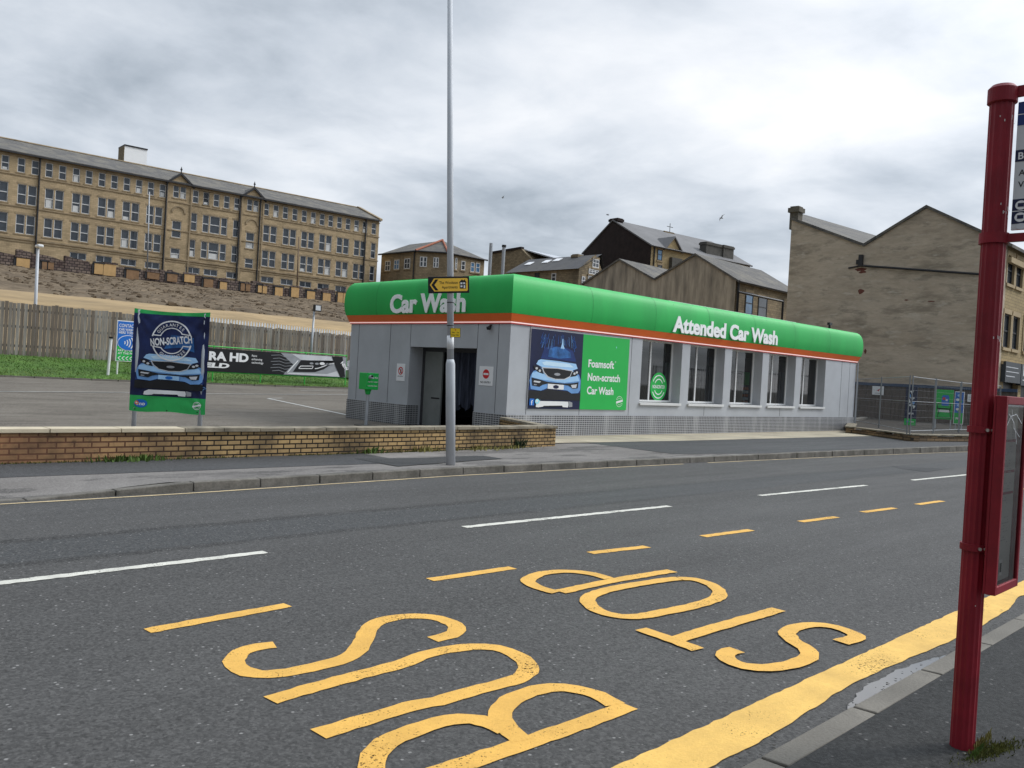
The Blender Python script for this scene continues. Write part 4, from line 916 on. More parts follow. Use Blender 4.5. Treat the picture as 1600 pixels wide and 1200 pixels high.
# ------------------------------------------------------------------ lamp post with its two plates (it leans a little)
lb = gnd(704, 726, .11); LD = (lb-CPOS).dot(CF); lt = depth(703, 0, LD-.02); ax = (lt-lb).normalized()
lp = thing('lamp_post', 'tall grey steel lamp post on the far footway, carrying the amber sign', 'lamp post', tuple(lb))
def la(h): return tuple(ax*h)
mb = MB(); mb.tube([la(-.1), la(1.62), la(1.66), la(1.72)], [.078, .076, .072, .056], 20); mb.build('base', GREYP, lp, smooth=True)
mb = MB(); mb.tube([la(1.70), la(4.2), la(8.6)], [.056, .052, .038], 18); mb.build('shaft', GREYP, lp, smooth=True)
mb = MB(); mb.tube([la(8.6), Vector(la(9.0))+Vector((-.2, -.3, 0)), Vector(la(9.15))+Vector((-.6, -.9, 0))], .03, 10); mb.build('bracket', GREYP, lp, smooth=True)
mb = MB(); e = Vector(la(9.15))+Vector((-.6, -.9, 0)); mb.hexa([tuple(e+Vector(q)) for q in ((-.1, .1, -.06), (-.5, -.5, -.06), (-.3, -.62, -.06), (.1, 0, -.06), (-.1, .1, .06), (-.45, -.45, .08), (-.28, -.56, .08), (.1, 0, .06))]); mb.build('lantern', GREYP, lp, bevel=.02)
def lampband(py, m, hh, rr): 
    p = depth(704, py, LD); h = (p-lb).dot(ax); mb = MB(); mb.tube([la(h-hh), la(h+hh)], rr, 18); return mb
for py in (473, 509): lampband(py, BLACK, .008, .0575).build('band', LEAD, lp)
mb = lampband(535, None, .11, .0572); mb.build('label_strip', WHITEP, lp, smooth=True)
sc_ = mat('scraped_grime', (.2, .2, .2), .7, .5, 14, stain=(.06, .06, .06), stain_scale=16, stain_amt=.8); mb = lampband(595, None, .16, .0566); mb.build('grimy_patch', sc_, lp, smooth=True)
def plate_on_post(name, label, cat, c4, dz, t, m, draw, bev=.006):
    (x0, y0), (x1, y1), (x2, y2) = c4; O = depth(x2, y2, dz); U = depth(x1, y1, dz)-depth(x0, y0, dz); V = depth(x0, y0, dz)-O
    th = thing(name, label, cat, tuple(O)); o = board((0, 0, 0), U, V, U.length, V.length, t, m, 'plate', th, bev)
    a = Art((0, 0, 0), U.normalized(), V.normalized(), .0018); draw(a, U.length, V.length); a.build('printing', th); return th
def d1(a, w, h):
    a.rect(.01, w-.01, .012, h-.012, BLACK, 1)
    a.poly([(.03, h/2), (.10, h-.03), (w-.04, h-.03), (w-.025, h-.045), (w-.025, .045), (w-.04, .03), (.10, .03)], SIGNY, 2)
    a.poly([(.055, h/2), (.12, h-.045), (.17, h-.045), (.105, h/2), (.17, .045), (.12, .045)], BLACK, 3)
    a.text('The Woolston', .185, h*.55, .047, BLACK, 3, w=.30, bold=.006); a.text('Apartments', .225, h*.28, .047, BLACK, 3, w=.255, bold=.006)
    x = w-.155; a.poly([(x-.012, h*.62), (x+.02, h*.76), (x+.03, h*.76), (x+.03, h*.80), (x+.045, h*.80), (x+.045, h*.76), (x+.075, h*.76), (x+.075, h*.80), (x+.09, h*.80), (x+.09, h*.74), (x+.115, h*.62), (x+.1, h*.62), (x+.1, h*.26), (x, h*.26), (x, h*.62)], BLACK, 3)
    for c in ((.012, .52), (.055, .52), (.012, .34)): a.rect(x+c[0], x+c[0]+.032, h*c[1], h*(c[1]+.11), WHITEP, 4)
    a.rect(x+.064, x+.088, h*.28, h*.46, WHITEP, 4)
plate_on_post('direction_sign', 'amber sign with a black arrow pointing left and a house symbol, on the lamp post', 'sign', ((668.5, 432.5), (733, 431.5), (669, 458.5)), LD-.075, .012, BLACK, d1)
def d2(a, w, h):
    a.rect(.006, w-.006, .006, h-.006, YELN, 1); a.rect(w*.45, w*.57, h*.74, h*.86, SIGNR, 2); a.text('No  1a', w*.5, h*.46, h*.16, BLACK, 2, w=w*.68, align='c'); a.text('Keep Clear', w*.5, h*.2, h*.15, BLACK, 2, w=w*.76, align='c')
plate_on_post('small_notice', 'small square yellow notice strapped to the lamp post below the amber sign', 'notice', ((703.5, 512.5), (719.5, 512.8), (703.5, 527)), LD-.07, .01, BLACK, d2, .003)

# ------------------------------------------------------------------ bus stop on the near footway
bs = thing('bus_stop_pole', 'dark red fluted bus stop pole on the near pavement', 'pole', (4.11, 1.172, .105))
mb = MB(); n = 28; mb.tube([(0, 0, -.02), (0, 0, 2.80), (.0, 0, 2.83)], [.0495, .0495, .046], n, flute=.07); mb.build('shaft', RED, bs)
mb = MB(); mb.tube([(0, 0, 2.795), (0, 0, 2.80), (0, 0, 2.86), (0, 0, 2.875)], [.052, .059, .059, .045], 28); mb.box(.0, .02, -.35, -.05, 2.82, 2.865); mb.box(-.012, .012, -.72, -.3, 2.825, 2.86); mb.build('cap_clamp', RED, bs, smooth=False)
mb = MB(); mb.tube([(0, 0, 2.19), (0, 0, 2.235)], .0585, 28); mb.box(-.012, .012, -.72, -.05, 2.195, 2.23); mb.build('lower_clamp', RED, bs)
bolt = mat('bright_bolt', (.6, .55, .48), .35, .2, 8, metal=.8)
for z in (1.385, .875):
    mb = MB(); mb.tube([(0, 0, z-.014), (0, 0, z+.014)], .058, 28); c = mb.build('clamp', RED, bs)
    mb = MB()
    for an in (215, 238): mb.tube([(.056*cos(R(an)), .056*sin(R(an)), z), (.068*cos(R(an)), .068*sin(R(an)), z)], .007, 8)
    mb.build('bolt', bolt, c)
mb = MB()
rr_ = random.Random(3)
for z0, k in ((2.72, 6), (2.32, 9), (1.76, 6), (.6, 2)):
    for _ in range(k):
        an = R(rr_.uniform(190, 275)); z = z0+rr_.gauss(0, .015); hh = rr_.uniform(.004, .014); r_ = .0552; ta = Vector((-sin(an), cos(an), 0))*.0018; p = Vector((r_*cos(an), r_*sin(an), z)); mb.face([p-ta, p+ta, p+ta+Vector((0, 0, hh)), p-ta+Vector((0, 0, hh))])
mb.keep = True; mb.build('paint_chips', mat('bare_metal_chip', (.55, .53, .5), .6), bs)
fl = thing('bus_stop_flag', 'white and navy bus stop flag panel held by the dark red pole', 'bus stop sign', (4.11, 1.172, .105))
mb = MB(); mb.box(-.008, .008, -.62, -.066, 2.245, 2.79, mat('shaded_sign_white', (.6, .61, .62), .5, .06, 4)); mb.build('panel', None, fl)  # white sign face, greyed in its base colour to stand for shade
a = Art((-.008, 0, 0), (0, -1, 0), (0, 0, 1), .0012); a.rect(.066, .62, 2.69, 2.79, NAVY2, 1); a.rect(.066, .62, 2.735, 2.738, WHITEP, 2); a.rect(.066, .62, 2.535, 2.585, NAVY, 1); a.rect(.066, .62, 2.27, 2.375, NAVY, 1); a.rect(.066, .62, 2.322, 2.325, WHITEP, 2)
a.text('Bus Stop', .10, 2.62, .05, BLACK, 1, w=.3, bold=.01); a.text('Buses', .078, 2.545, .03, WHITEP, 2, bold=.02); a.text('Alight here', .083, 2.475, .026, BLACK, 1); a.text('Valley Road', .083, 2.425, .026, BLACK, 1)
for z in (2.348, 2.297): a.ell(.10, z, .022, .02, WHITEP, 2, 18); a.rect(.088, .112, z-.007, z+.009, NAVY, 3)
a.ell(.105, 2.258, .02, .013, GREYLT, 2, 14); a.build('printing', fl)
tt = thing('timetable_case', 'dark red timetable case with a scratched clear front clamped to the bus stop pole', 'timetable case', (4.11, 1.172, .105))
TX0, TX1, TY0, TY1, TZ0, TZ1 = -.062, .275, -.108, -.058, .69, 1.535
mb = MB(); mb.box(TX0, TX1, TY1-.01, TY1, TZ0, TZ1); mb.box(TX0, TX0+.022, TY0, TY1-.01, TZ0, TZ1); mb.box(TX1-.022, TX1, TY0, TY1-.01, TZ0, TZ1); mb.box(TX0+.022, TX1-.022, TY0, TY1-.01, TZ0, TZ0+.035); mb.box(TX0+.022, TX1-.022, TY0, TY1-.01, TZ1-.035, TZ1); mb.box(-.03, .03, TY1+.001, TY1+.012, .85, 1.4)
mb.build('frame', RED, tt, bevel=.003)
mb = MB(); mb.box(TX0+.024, TX1-.024, TY1-.016, TY1-.0105, TZ0+.037, TZ1-.037, PINK); mb.build('timetable_sheet', None, tt)
a = Art((0, TY1-.016, 0), (1, 0, 0), (0, 0, 1), .001)
for z in (1.335, 1.20, 1.105): a.rect(TX0+.03, TX1-.035, z, z+.012, MAROON, 1)
rr_ = random.Random(8)
for z in [TZ0+.2+.0125*k for k in range(44)]:
    for c in range(9):
        if rr_.random() < .45: a.rect(TX0+.035+c*.025, TX0+.035+c*.025+rr_.uniform(.010, .019), z, z+.004, GREYPR, 1)
a.rect(TX0+.03, TX0+.12, TZ0+.04, TZ0+.12, GREYPR, 1); a.rect(TX0+.15, TX0+.2, TZ0+.06, TZ0+.13, WHITEP, 2); a.rect(TX0+.162, TX0+.188, TZ0+.075, TZ0+.115, BLACK, 3); a.ell(TX0+.1, TZ0+.1, .03, .02, ORP, 2); a.build('printing', tt)
mb = MB(); mb.face([(TX0+.022, TY0+.008, TZ0+.035), (TX1-.022, TY0+.008, TZ0+.035), (TX1-.022, TY0+.008, TZ1-.035), (TX0+.022, TY0+.008, TZ1-.035)]); mb.keep = True; mb.build('clear_cover', GLASSC, tt)
a = Art((0, TY0+.006, 0), (1, 0, 0), (0, 0, 1), .0005)
a.line([(TX0+.04, 1.41), (TX0+.09, 1.45), (TX0+.17, 1.46), (TX0+.26, 1.42)], .003, GREYLT, 1); a.line([(TX0+.06, 1.46), (TX0+.15, 1.42), (TX0+.2, 1.33)], .0025, GREYLT, 1); a.line([(TX0+.1, 1.48), (TX0+.14, 1.40), (TX0+.24, 1.36)], .002, GREYLT, 1); a.build('scratches', tt)
for (dx, dy, n_, h, m_, lab) in ((-.03, -.06, 60, .03, WEED, 'mossy green tuft at the foot of the bus stop pole'), (.09, -.04, 70, .042, WEEDY, 'dry straw-coloured tuft right of the foot of the bus stop pole')):
    tuft((4.11+dx, 1.172+dy, .104), n_, h, .035, m_, lab, wide=.003)
mb = MB(); mb.keep = True; rr_ = random.Random(4)
for k in range(1500):
    x = 4.11+rr_.gauss(.05, .1); y = 1.1-.22*(x-4.11)+rr_.gauss(-.02, .022); h = rr_.uniform(.004, .022); a_ = rr_.uniform(0, 6); w = rr_.uniform(.002, .005); mb.face([(x-w*cos(a_), y-w*sin(a_), .103), (x+w*cos(a_), y+w*sin(a_), .103), (x+rr_.gauss(0, .006), y+rr_.gauss(0, .006), .103+h)])
o = mb.build('moss', MOSS); o['kind'] = 'stuff'

# ------------------------------------------------------------------ things on the grass bank
def gz(x, y): return bank_z(x, y)+.05
c = WORLD.at(182, 566, 1, 37.2); cs = thing('contact_sign', 'blue and green contactless payment sign on a white post by the timber fence', 'sign', (c.x, 37.2, gz(c.x, 37.2)))
p1, p0 = WORLD.at(181.5, 500, 1, 37.2), WORLD.at(179, 564, 1, 37.2); hh = p1.z-p0.z; zb = p0.z-cs.location.z
mb = MB(); mb.tube([(.06, .05, -.2), (.06, .05, zb+hh*.9)], .035, 10); mb.tube([(1.1, .05, -.2), (1.1, .05, zb+hh*.9)], .035, 10); mb.build('post', WHITE, cs)
board((-.05, 0, zb), (1, 0, 0), (0, 0, 1), 1.25, hh, .03, WHITEP, 'panel', cs)
a = Art((-.05, 0, zb), (1, 0, 0), (0, 0, 1), .006); a.rect(.03, 1.22, hh*.38, hh*.98, SKYB, 1); a.rect(.03, 1.22, .03, hh*.38, SIGNG, 1); a.text('CONTACTLESS', .08, hh*.84, hh*.085, WHITEP, 2, w=.95, bold=.01); a.text('CAR WASH PAY', .08, hh*.755, hh*.06, WHITEP, 2, w=.85, bold=.02); a.text('HERE TODAY', .08, hh*.68, hh*.06, WHITEP, 2, w=.75, bold=.02)
a.ell(.50, hh*.46, .46, hh*.19, WHITEP, 2, 36); a.ell(.50, hh*.46, .44, hh*.175, SKYB, 3, 36)
for k in range(4): a.arc(.25+.02*k, hh*.46, .08+.09*k, .12+.09*k, -38, 38, WHITEP, 4, 12)
a.text('PAY BY CARD', .08, hh*.245, hh*.05, WHITEP, 2, w=.8, bold=.02); a.text('AT THE POST', .08, hh*.175, hh*.05, WHITEP, 2, w=.8, bold=.02)
for k in range(6): a.line([(.2+.16*k, hh*.13), (.09+.16*k, hh*.08), (.2+.16*k, hh*.03)], .03, WHITEP, 2)
a.build('printing', cs)
q0, q1 = WORLD.at(169, 575, 1, 37.0), WORLD.at(174, 525, 1, 37.0); mp_ = thing('marker_post', 'white marker post with a black top leaning in the grass, left of the contact sign', 'marker post', (q0.x, q0.y, q0.z-.1))
d = (q1-q0); mb = MB(); mb.tube([(0, 0, -.2), tuple(d)], .055, 10); mb.build('shaft', WHITE, mp_); mb = MB(); mb.tube([tuple(d*1.0), tuple(d*1.05)], .09, 10); mb.build('cap', BLACK, mp_)
# green railing and the long banner tied to it
YR = 36.55; e0, e1 = WORLD.at(545, 556, 1, YR), WORLD.at(330, 541, 1, YR); b0, b1 = WORLD.at(541, 590, 1, YR), WORLD.at(325, 582, 1, YR)
rx0, rx1 = WORLD.at(252, 565, 1, YR).x, e0.x-.1; ztop = (e0.z+e1.z)/2; zbot = (b0.z+b1.z)/2
rl = thing('green_railing', 'green metal railing along the edge of the grass behind the long black banner', 'railing', (rx0, YR+.05, gz(rx0, YR)))
mb = MB(); mb.tube([(0, 0, ztop-rl.location.z), (rx1-rx0, 0, ztop-rl.location.z)], .028, 8); mb.tube([(0, 0, zbot-rl.location.z), (rx1-rx0, 0, zbot-rl.location.z)], .028, 8); mb.build('rail', RAILG, rl)
for k in range(5):
    x = (rx1-rx0)*k/4; mb = MB(); mb.tube([(x, 0, -.3), (x, 0, ztop-rl.location.z+.05)], .032, 8); mb.build('post', RAILG, rl)
lbn = thing('long_banner', 'long black banner lettered Ultra HD Shield with a silver headlamp, on the green railing', 'banner', (rx0, YR, zbot))
bz = ztop-zbot-.10; xe = WORLD.at(541, 575, 1, YR).x-rx0; board((.05, 0, .02), (1, 0, 0), (0, 0, 1), xe-.05, bz, .012, BLACK, 'fabric', lbn, .002)
a = Art((0, 0, 0), (1, 0, 0), (0, 0, 1), .006); X = lambda px: WORLD.at(px, 565, 1, YR).x-rx0
a.text('RA HD', X(326), bz*.52, bz*.36, WHITEP, 1, w=X(388)-X(326), bold=.05); a.text('ULT', X(326)-.12, bz*.52, bz*.36, WHITEP, 1, w=1.75, bold=.05, align='r'); a.text('SHIELD', X(358), bz*.20, bz*.2, WHITEP, 1, w=2.2, bold=.05, align='r', shear=.25)
for k, t in enumerate(('Paint', 'enhancing', 'technology')): a.text(t, X(393), bz*(.76-.15*k), bz*.095, WHITEP, 1, bold=.01)
x0, x1, x2 = X(432), X(512), xe; V_ = lambda f: .02+bz*f
a.poly([(x0+.2, V_(.99)), (x2-.02, V_(.99)), (x2-.02, V_(.02)), (x0+.4, V_(.02)), (x0+.9, V_(.5))], GREYPR, 1)
a.poly([(x0+.8, V_(.98)), (x1+.9, V_(.98)), (x1+.2, V_(.72)), (x0+1.3, V_(.74))], GREYLT, 2); a.poly([(x0+.6, V_(.05)), (x1+1.0, V_(.03)), (x1+.9, V_(.4)), (x1, V_(.14)), (x0+.7, V_(.12))], GREYLT, 2)
a.poly([(x0+.9, V_(.16)), (x0+1.3, V_(.72)), (x1+.5, V_(.80)), (x1-.2, V_(.36)), (x1-.7, V_(.2))], BLACK, 2)
a.line([(x0+.6, V_(.12)), (x0+1.15, V_(.70))], .05, WHITEP, 3); a.line([(x0+1.3, V_(.45)), (x0+2.0, V_(.48)), (x0+1.95, V_(.36)), (x0+1.2, V_(.33)), (x0+1.3, V_(.45))], .035, WHITEP, 3); a.line([(x0+2.1, V_(.36)), (x1-.5, V_(.40)), (x1+.1, V_(.62)), (x1+.9, V_(.78))], .04, WHITEP, 3)
for k in range(5): a.ell(x0+1.9+.3*k, V_(.60), .11, .05, GREYPR, 3, 12)
a.ell(x0+2.5, V_(.62), .15, .07, WHITEP, 4, 14)
for k in range(6): a.line([(x0-.3+.1*(k % 2), V_(.86-.14*k)), (x0+.15, V_(.90-.14*k)), (x0+.45, V_(.82-.14*k)), (x0+.9, V_(.84-.13*k))], .02, GREYPR, 2)
a.poly([(x1+.2, V_(.99)), (x1+.85, V_(.99)), (x2-.05, V_(.05)), (x2-.35, V_(.02))], BLACK, 4); a.text('NEW', x1+.75, V_(.70), bz*.16, WHITEP, 5, bold=.05, rot=R(-48)); a.build('printing', lbn)
# silver hatchback behind the railing
YC = 38.9; cx0 = WORLD.at(535, 578, 1, YC).x+3.9; car = thing('parked_car', 'silver hatchback parked on the grass behind the right end of the long banner', 'car', (cx0, YC, .72), 0)
prof = [(-3.95, .3), (-3.98, .75), (-3.8, .98), (-3.35, 1.05), (-2.75, 1.42), (-1.3, 1.48), (-.5, 1.30), (.0, .98), (.08, .62), (.02, .3)]
mb = MB(); mb.prism([(x, -.82, z) for x, z in prof], (0, 1.64, 0)); mb.build('body', SILVER, car, bevel=.06)
mb = MB(); mb.prism([(x, -.826, z) for x, z in ((-3.15, 1.03), (-2.7, 1.36), (-1.35, 1.41), (-.65, 1.25), (-.35, 1.02))], (0, 1.652, 0)); mb.build('side_window', PANE, car)
for x in (-3.2, -.75):
    for y in (-.83, .65):
        mb = MB(); mb.tube([(x, y, .31), (x, y+.18, .31)], .31, 22); w = mb.build('wheel', RUBBER, car, bevel=.03); mb = MB(); mb.tube([(x, y-.008, .31), (x, y+.188, .31)], .19, 14); mb.build('hub', GREYLT, w)
# floodlight on a mast in front of the timber fence
fb = WORLD.at(485, 556, 1, 39.0); ft = WORLD.at(491, 486, 1, 39.0); fl_ = thing('floodlight_post', 'slim grey post with a square black floodlight on top, above the long banner', 'floodlight', (fb.x, 39.0, gz(fb.x, 39.0)))
d = ft-Vector(fl_.location); mb = MB(); mb.tube([(0, 0, -.2), (d.x, 0, d.z)], [.07, .05], 10); mb.build('mast', GALV, fl_, smooth=True)
mb = MB(); mb.box(d.x-.14, d.x+.26, -.28, -.08, d.z-.02, d.z+.32); mb.tube([(d.x, 0, d.z), (d.x, -.08, d.z+.1)], .03, 6); h_ = mb.build('lamp_head', BLACK, fl_, bevel=.015); mb = MB(); mb.box(d.x-.10, d.x+.2, -.287, -.281, d.z+.03, d.z+.28); mb.build('lens', GREYLT, h_)

# ------------------------------------------------------------------ timber fence and steel palisade at the back of the car park
tf = thing('timber_fence', 'long close-boarded weathered timber fence at the back of the car park', 'fence', (0, 0, 0))
mb = MB(); x = -40.0; rr_ = random.Random(2)
while x < 31.6:
    w = .148; zt_ = 3.5-.008*(x-10)+rr_.gauss(0, .018); z0 = 1.33-.014*(x-10)-.3
    b = rr_.random(); b = 0 if b < .5 else (1 if b < .78 else 2); yj = 40.0+rr_.choice((0, .018))
    mb.box(x+.009, x+w-.009, yj, yj+.02, z0, zt_, TIMB[b]); x += w
mb.build('boards', None, tf)
mb = MB()
for zz in (1.7, 2.5, 3.2): mb.box(-40, 31.6, 40.045, 40.1, zz-.05, zz+.05)
mb.build('rails', TIMB[1], tf)
pf = thing('palisade_fence', 'galvanised steel palisade fence whose pale tips show above the timber fence', 'fence', (0, 0, 0))
mb = MB(); x = 17.7
PALE = mat('pale_galvanised', (.74, .77, .8), .5, .15, 3, metal=.2)
while x < 31.6:
    zt_ = 3.66-.008*(x-10); zb_ = 1.0
    mb.box(x, x+.07, 40.13, 40.15, zt_-.33, zt_-.06); mb.prism([(x, 40.13, zt_-.06), (x+.07, 40.13, zt_-.06), (x+.05, 40.13, zt_+.06), (x+.02, 40.13, zt_+.06)], (0, .02, 0)); x += .155
mb.build('pales', PALE, pf)
mb = MB(); mb.box(17.7, 31.6, 40.155, 40.2, 3.1, 3.16); mb.build('rail', PALE, pf)
for k in range(6):
    x = 17.8+2.75*k; mb = MB(); mb.box(x, x+.1, 40.155, 40.255, .6, 3.3); mb.build('post', PALE, pf)
# lamp column and pale pole behind the fence, brown pole by the mill
def column(name, label, cat, xy_top, py_base, Y, r_, m, fr=WORLD, ax_=1, head=False, zbase=None):
    t = fr.at(xy_top[0], xy_top[1], ax_, Y); b = fr.at(xy_top[2], py_base, ax_, Y); 
    if fr is not WORLD: t, b = Vector(mw(*t)), Vector(mw(*b))
    z0 = zbase if zbase is not None else b.z; th = thing(name, label, cat, (b.x, b.y, z0)); d = t-Vector((b.x, b.y, z0))
    mb = MB(); mb.tube([(0, 0, -.5), tuple(d)], [r_, r_*.7], 10); mb.build('shaft', m, th, smooth=True)
    if head: mb = MB(); mb.box(d.x-.13, d.x+.13, d.y-.4, d.y+.06, d.z-.04, d.z+.1); mb.build('lantern', WHITE, th, bevel=.05)
    return th
column('street_lamp', 'grey lamp column with a white lantern rising behind the timber fence', 'street lamp', (59.5, 386, 56), 478, 44, .085, GREYP, head=True, zbase=1.5)
column('flag_pole', 'slim pale pole in front of the long stone mill, left of its first gable', 'pole', (233.5, 300, 230), 425, -3, .1, GALV, MF)
column('brown_pole', 'slim brown pole in front of the right half of the long stone mill', 'pole', (467, 370, 464), 452, -3, .11, mat('brown_pole_paint', (.17, .12, .085), .8), MF)

# ------------------------------------------------------------------ the long stone mill
ml = thing('stone_mill', 'long four-storey sandstone mill with rows of white windows and two small gables', 'mill', (30, 120, 0), MILLYAW)
def mx(px, py, y=0): return MF.at(px, py, 1, y).x
def mz(px, py, y=0): return MF.at(px, py, 1, y).z
EAVE = 25.7; MX0, MX1 = -22.0, mx(590, 400); MD = 14.0; RIDGE = 28.45
Z1 = lambda s_, o, v: v/s_+o
R1 = (mz(8, 265), mz(8, 242)); R2 = (mz(42, 320), mz(42, 289)); R3 = (mz(40, 366), mz(40, 336)); R0 = (mz(122, 405.5), mz(122, 395))
PITCHX = mx(50, 262)-mx(30, 258)
row1 = [mx(x/5, 253+.18*(x/5-8)) for x in (42, 168, 277, 385, 490, 597, 697, 798, 895, 992, 1087, 1180, 1272, 1530, 1612)]+[mx(300+x/5, 253+.18*(292+x/5)) for x in (112, 192, 272, 352, 582, 657, 731, 805, 878, 949, 1018, 1085, 1153, 1220, 1287, 1352, 1422)]
row1 = [row1[0]-2.2*k for k in range(9, 0, -1)]+row1
def r2x(px): return mx(px, 304+.1645*(px-42))
def r3x(px): return mx(px, 352+.144*(px-40))
def r0x(px): return mx(px, 400+.124*(px-122))
pairs2 = [r2x(v) for v in (-3, 42.4, 84.8, 126.4, 166.5, 204.3, 241.2)]+[r2x(300+v/5) for v in (608, 761, 903, 1042, 1178, 1311)]
pairs3 = [r3x(v) for v in (-4, 39.5, 82.8, 124.2, 164.5, 202, 238.6)]+[r3x(300+v/5) for v in (598, 749, 893, 1032, 1168, 1302)]
st_ = pairs2[1]-pairs2[0] if False else pairs2[2]-pairs2[1]
pairs2 = [pairs2[0]-st_*k for k in range(4, 0, -1)]+pairs2; pairs3 = [pairs3[0]-st_*k for k in range(4, 0, -1)]+pairs3
G1, G2 = mx(280, 305), mx(394.5, 325)
sing2 = [r2x(303), r2x(368.6), r2x(583)]; sing3 = [r3x(300), r3x(366), r3x(581)]
trip2, trip3 = r2x(335.8), r3x(333.4)
bay2, bay3 = [r2x(276.6), r2x(391.4)], [r3x(274), r3x(389.4)]
zb2 = (mz(276.6, 371.5), mz(276.6, 345.5)); zb3 = (mz(274, 405), mz(274, 388))
base = [r0x(v) for v in (122, 162.4, 200.6, 237.8, 301, 316+5, 329, 341, 364)]+[r0x(300+v/5) for v in (588, 740, 886, 1025, 1162)]
LW, SW = .99, .84       # light widths
holes, specs = [], []
def add(kind, cx, z0, z1, lights):
    W_ = sum(lights)+.16*(len(lights)-1); x = cx-W_/2; L_ = []
    for w in lights: L_.append((x, x+w)); x += w+.16
    for a_, b_ in L_: holes.append((a_, b_, z0, z1))
    specs.append((kind, cx, L_, z0, z1))
for x in row1: add('w', x, *R1, [SW])
for g in (G1, G2): add('w', g+.05, mz(282, 310), mz(282, 291), [SW*.95, SW*.95])
for x in pairs2: add('w', x, *R2, [LW, LW])
for x in pairs3: add('w', x, *R3, [LW, LW])
for x in sing2: add('w', x, R2[0], R2[1], [.85])
for x in sing3: add('w', x, R3[0], R3[1], [.85])
add('w', trip2, *R2, [.9, 1.45, .9]); add('w', trip3, *R3, [.9, 1.5, .9])
for x in bay2: add('w', x, *zb2, [1.25])
for x in bay3: add('w', x, *zb3, [1.25])
for x in base:
    if all(abs(x-(s_[2][0][0]+s_[2][-1][1])/2) > 2 for s_ in specs if s_[0] == 'b'): add('b', x, *R0, [1.95])
mb = MB(); mb.wall(MX0, MX1, 9, EAVE, 0, holes, .22, MILL, TRIM)
mb.face([(MX0, MD, 9), (MX1, MD, 9), (MX1, MD, EAVE), (MX0, MD, EAVE)], MILL)
mb.face([(MX1, 0, 9), (MX1, MD, 9), (MX1, MD, EAVE), (MX1, MD/2, RIDGE), (MX1, 0, EAVE)], MILL); mb.face([(MX0, 0, 9), (MX0, MD, 9), (MX0, MD, EAVE), (MX0, MD/2, RIDGE), (MX0, 0, EAVE)], MILL)
mb.build('wall', None, ml)
cache = {}
rm = random.Random(6)
lit = {}
for kind, cx, L_, z0, z1 in specs:
    key = (kind, tuple(round(b-a, 2) for a, b in L_), round(z1-z0, 2))
    if key not in cache:
        f, p = MB(), MB(); hgt = z1-z0; t = .075
        for a_, b_ in L_:
            a_, b_ = a_-cx, b_-cx
            f.box(a_, a_+t, .07, .17, 0, hgt); f.box(b_-t, b_, .07, .17, 0, hgt); f.box(a_+t, b_-t, .07, .17, 0, t*1.1); f.box(a_+t, b_-t, .07, .17, hgt-t, hgt)
            if kind == 'w': f.box(a_+t, b_-t, .068, .17, hgt*.47, hgt*.47+.10)
            else: f.box((a_+b_)/2-.03, (a_+b_)/2+.03, .068, .17, t, hgt-t)
            p.face([(a_+.02, .15, .02), (b_-.02, .15, .02), (b_-.02, .15, hgt-.02), (a_+.02, .15, hgt-.02)])
        w = f.build('window', UPVC if kind == 'w' else GREYP, ml); q = p.build('pane', PANE, w); cache[key] = w
    else: w = copy_tree(cache[key], ml)
    w.location = (cx, 0, z0); lit[len(lit)] = w
for (kind, cx, L_, z0, z1), w in zip(specs, lit.values()):   # white blinds and papers seen in some lights
    if kind != 'w': continue
    for a_, b_ in L_:
        if rm.random() < .3: h_ = (z1-z0); k = rm.choice((.15, .3, .42)); mb = MB(); mb.box(a_+.16-cx, b_-.16-cx, .135, .143, .12, .12+h_*k, PINK); mb.build('blind', None, w)
mb = MB()
for kind, cx, L_, z0, z1 in specs:
    a_, b_ = L_[0][0]-.14, L_[-1][1]+.14; mb.box(a_, b_, -.07, .0, z0-.16, z0-.005); mb.box(a_, b_, -.03, .0, z1+.005, z1+.24)
for z, h_, o in ((R1[0]-.42, .16, .09), (R2[0]-.42, .16, .09), (R3[0]-.75, .22, .13), (R3[0]-1.05, .1, .07), (EAVE-.42, .14, .08), (R1[1]-.1, .0, .0)):
    if h_: mb.box(MX0, MX1+.1, -o, .0, z, z+h_)
mb.build('stone_trim', TRIM, ml)
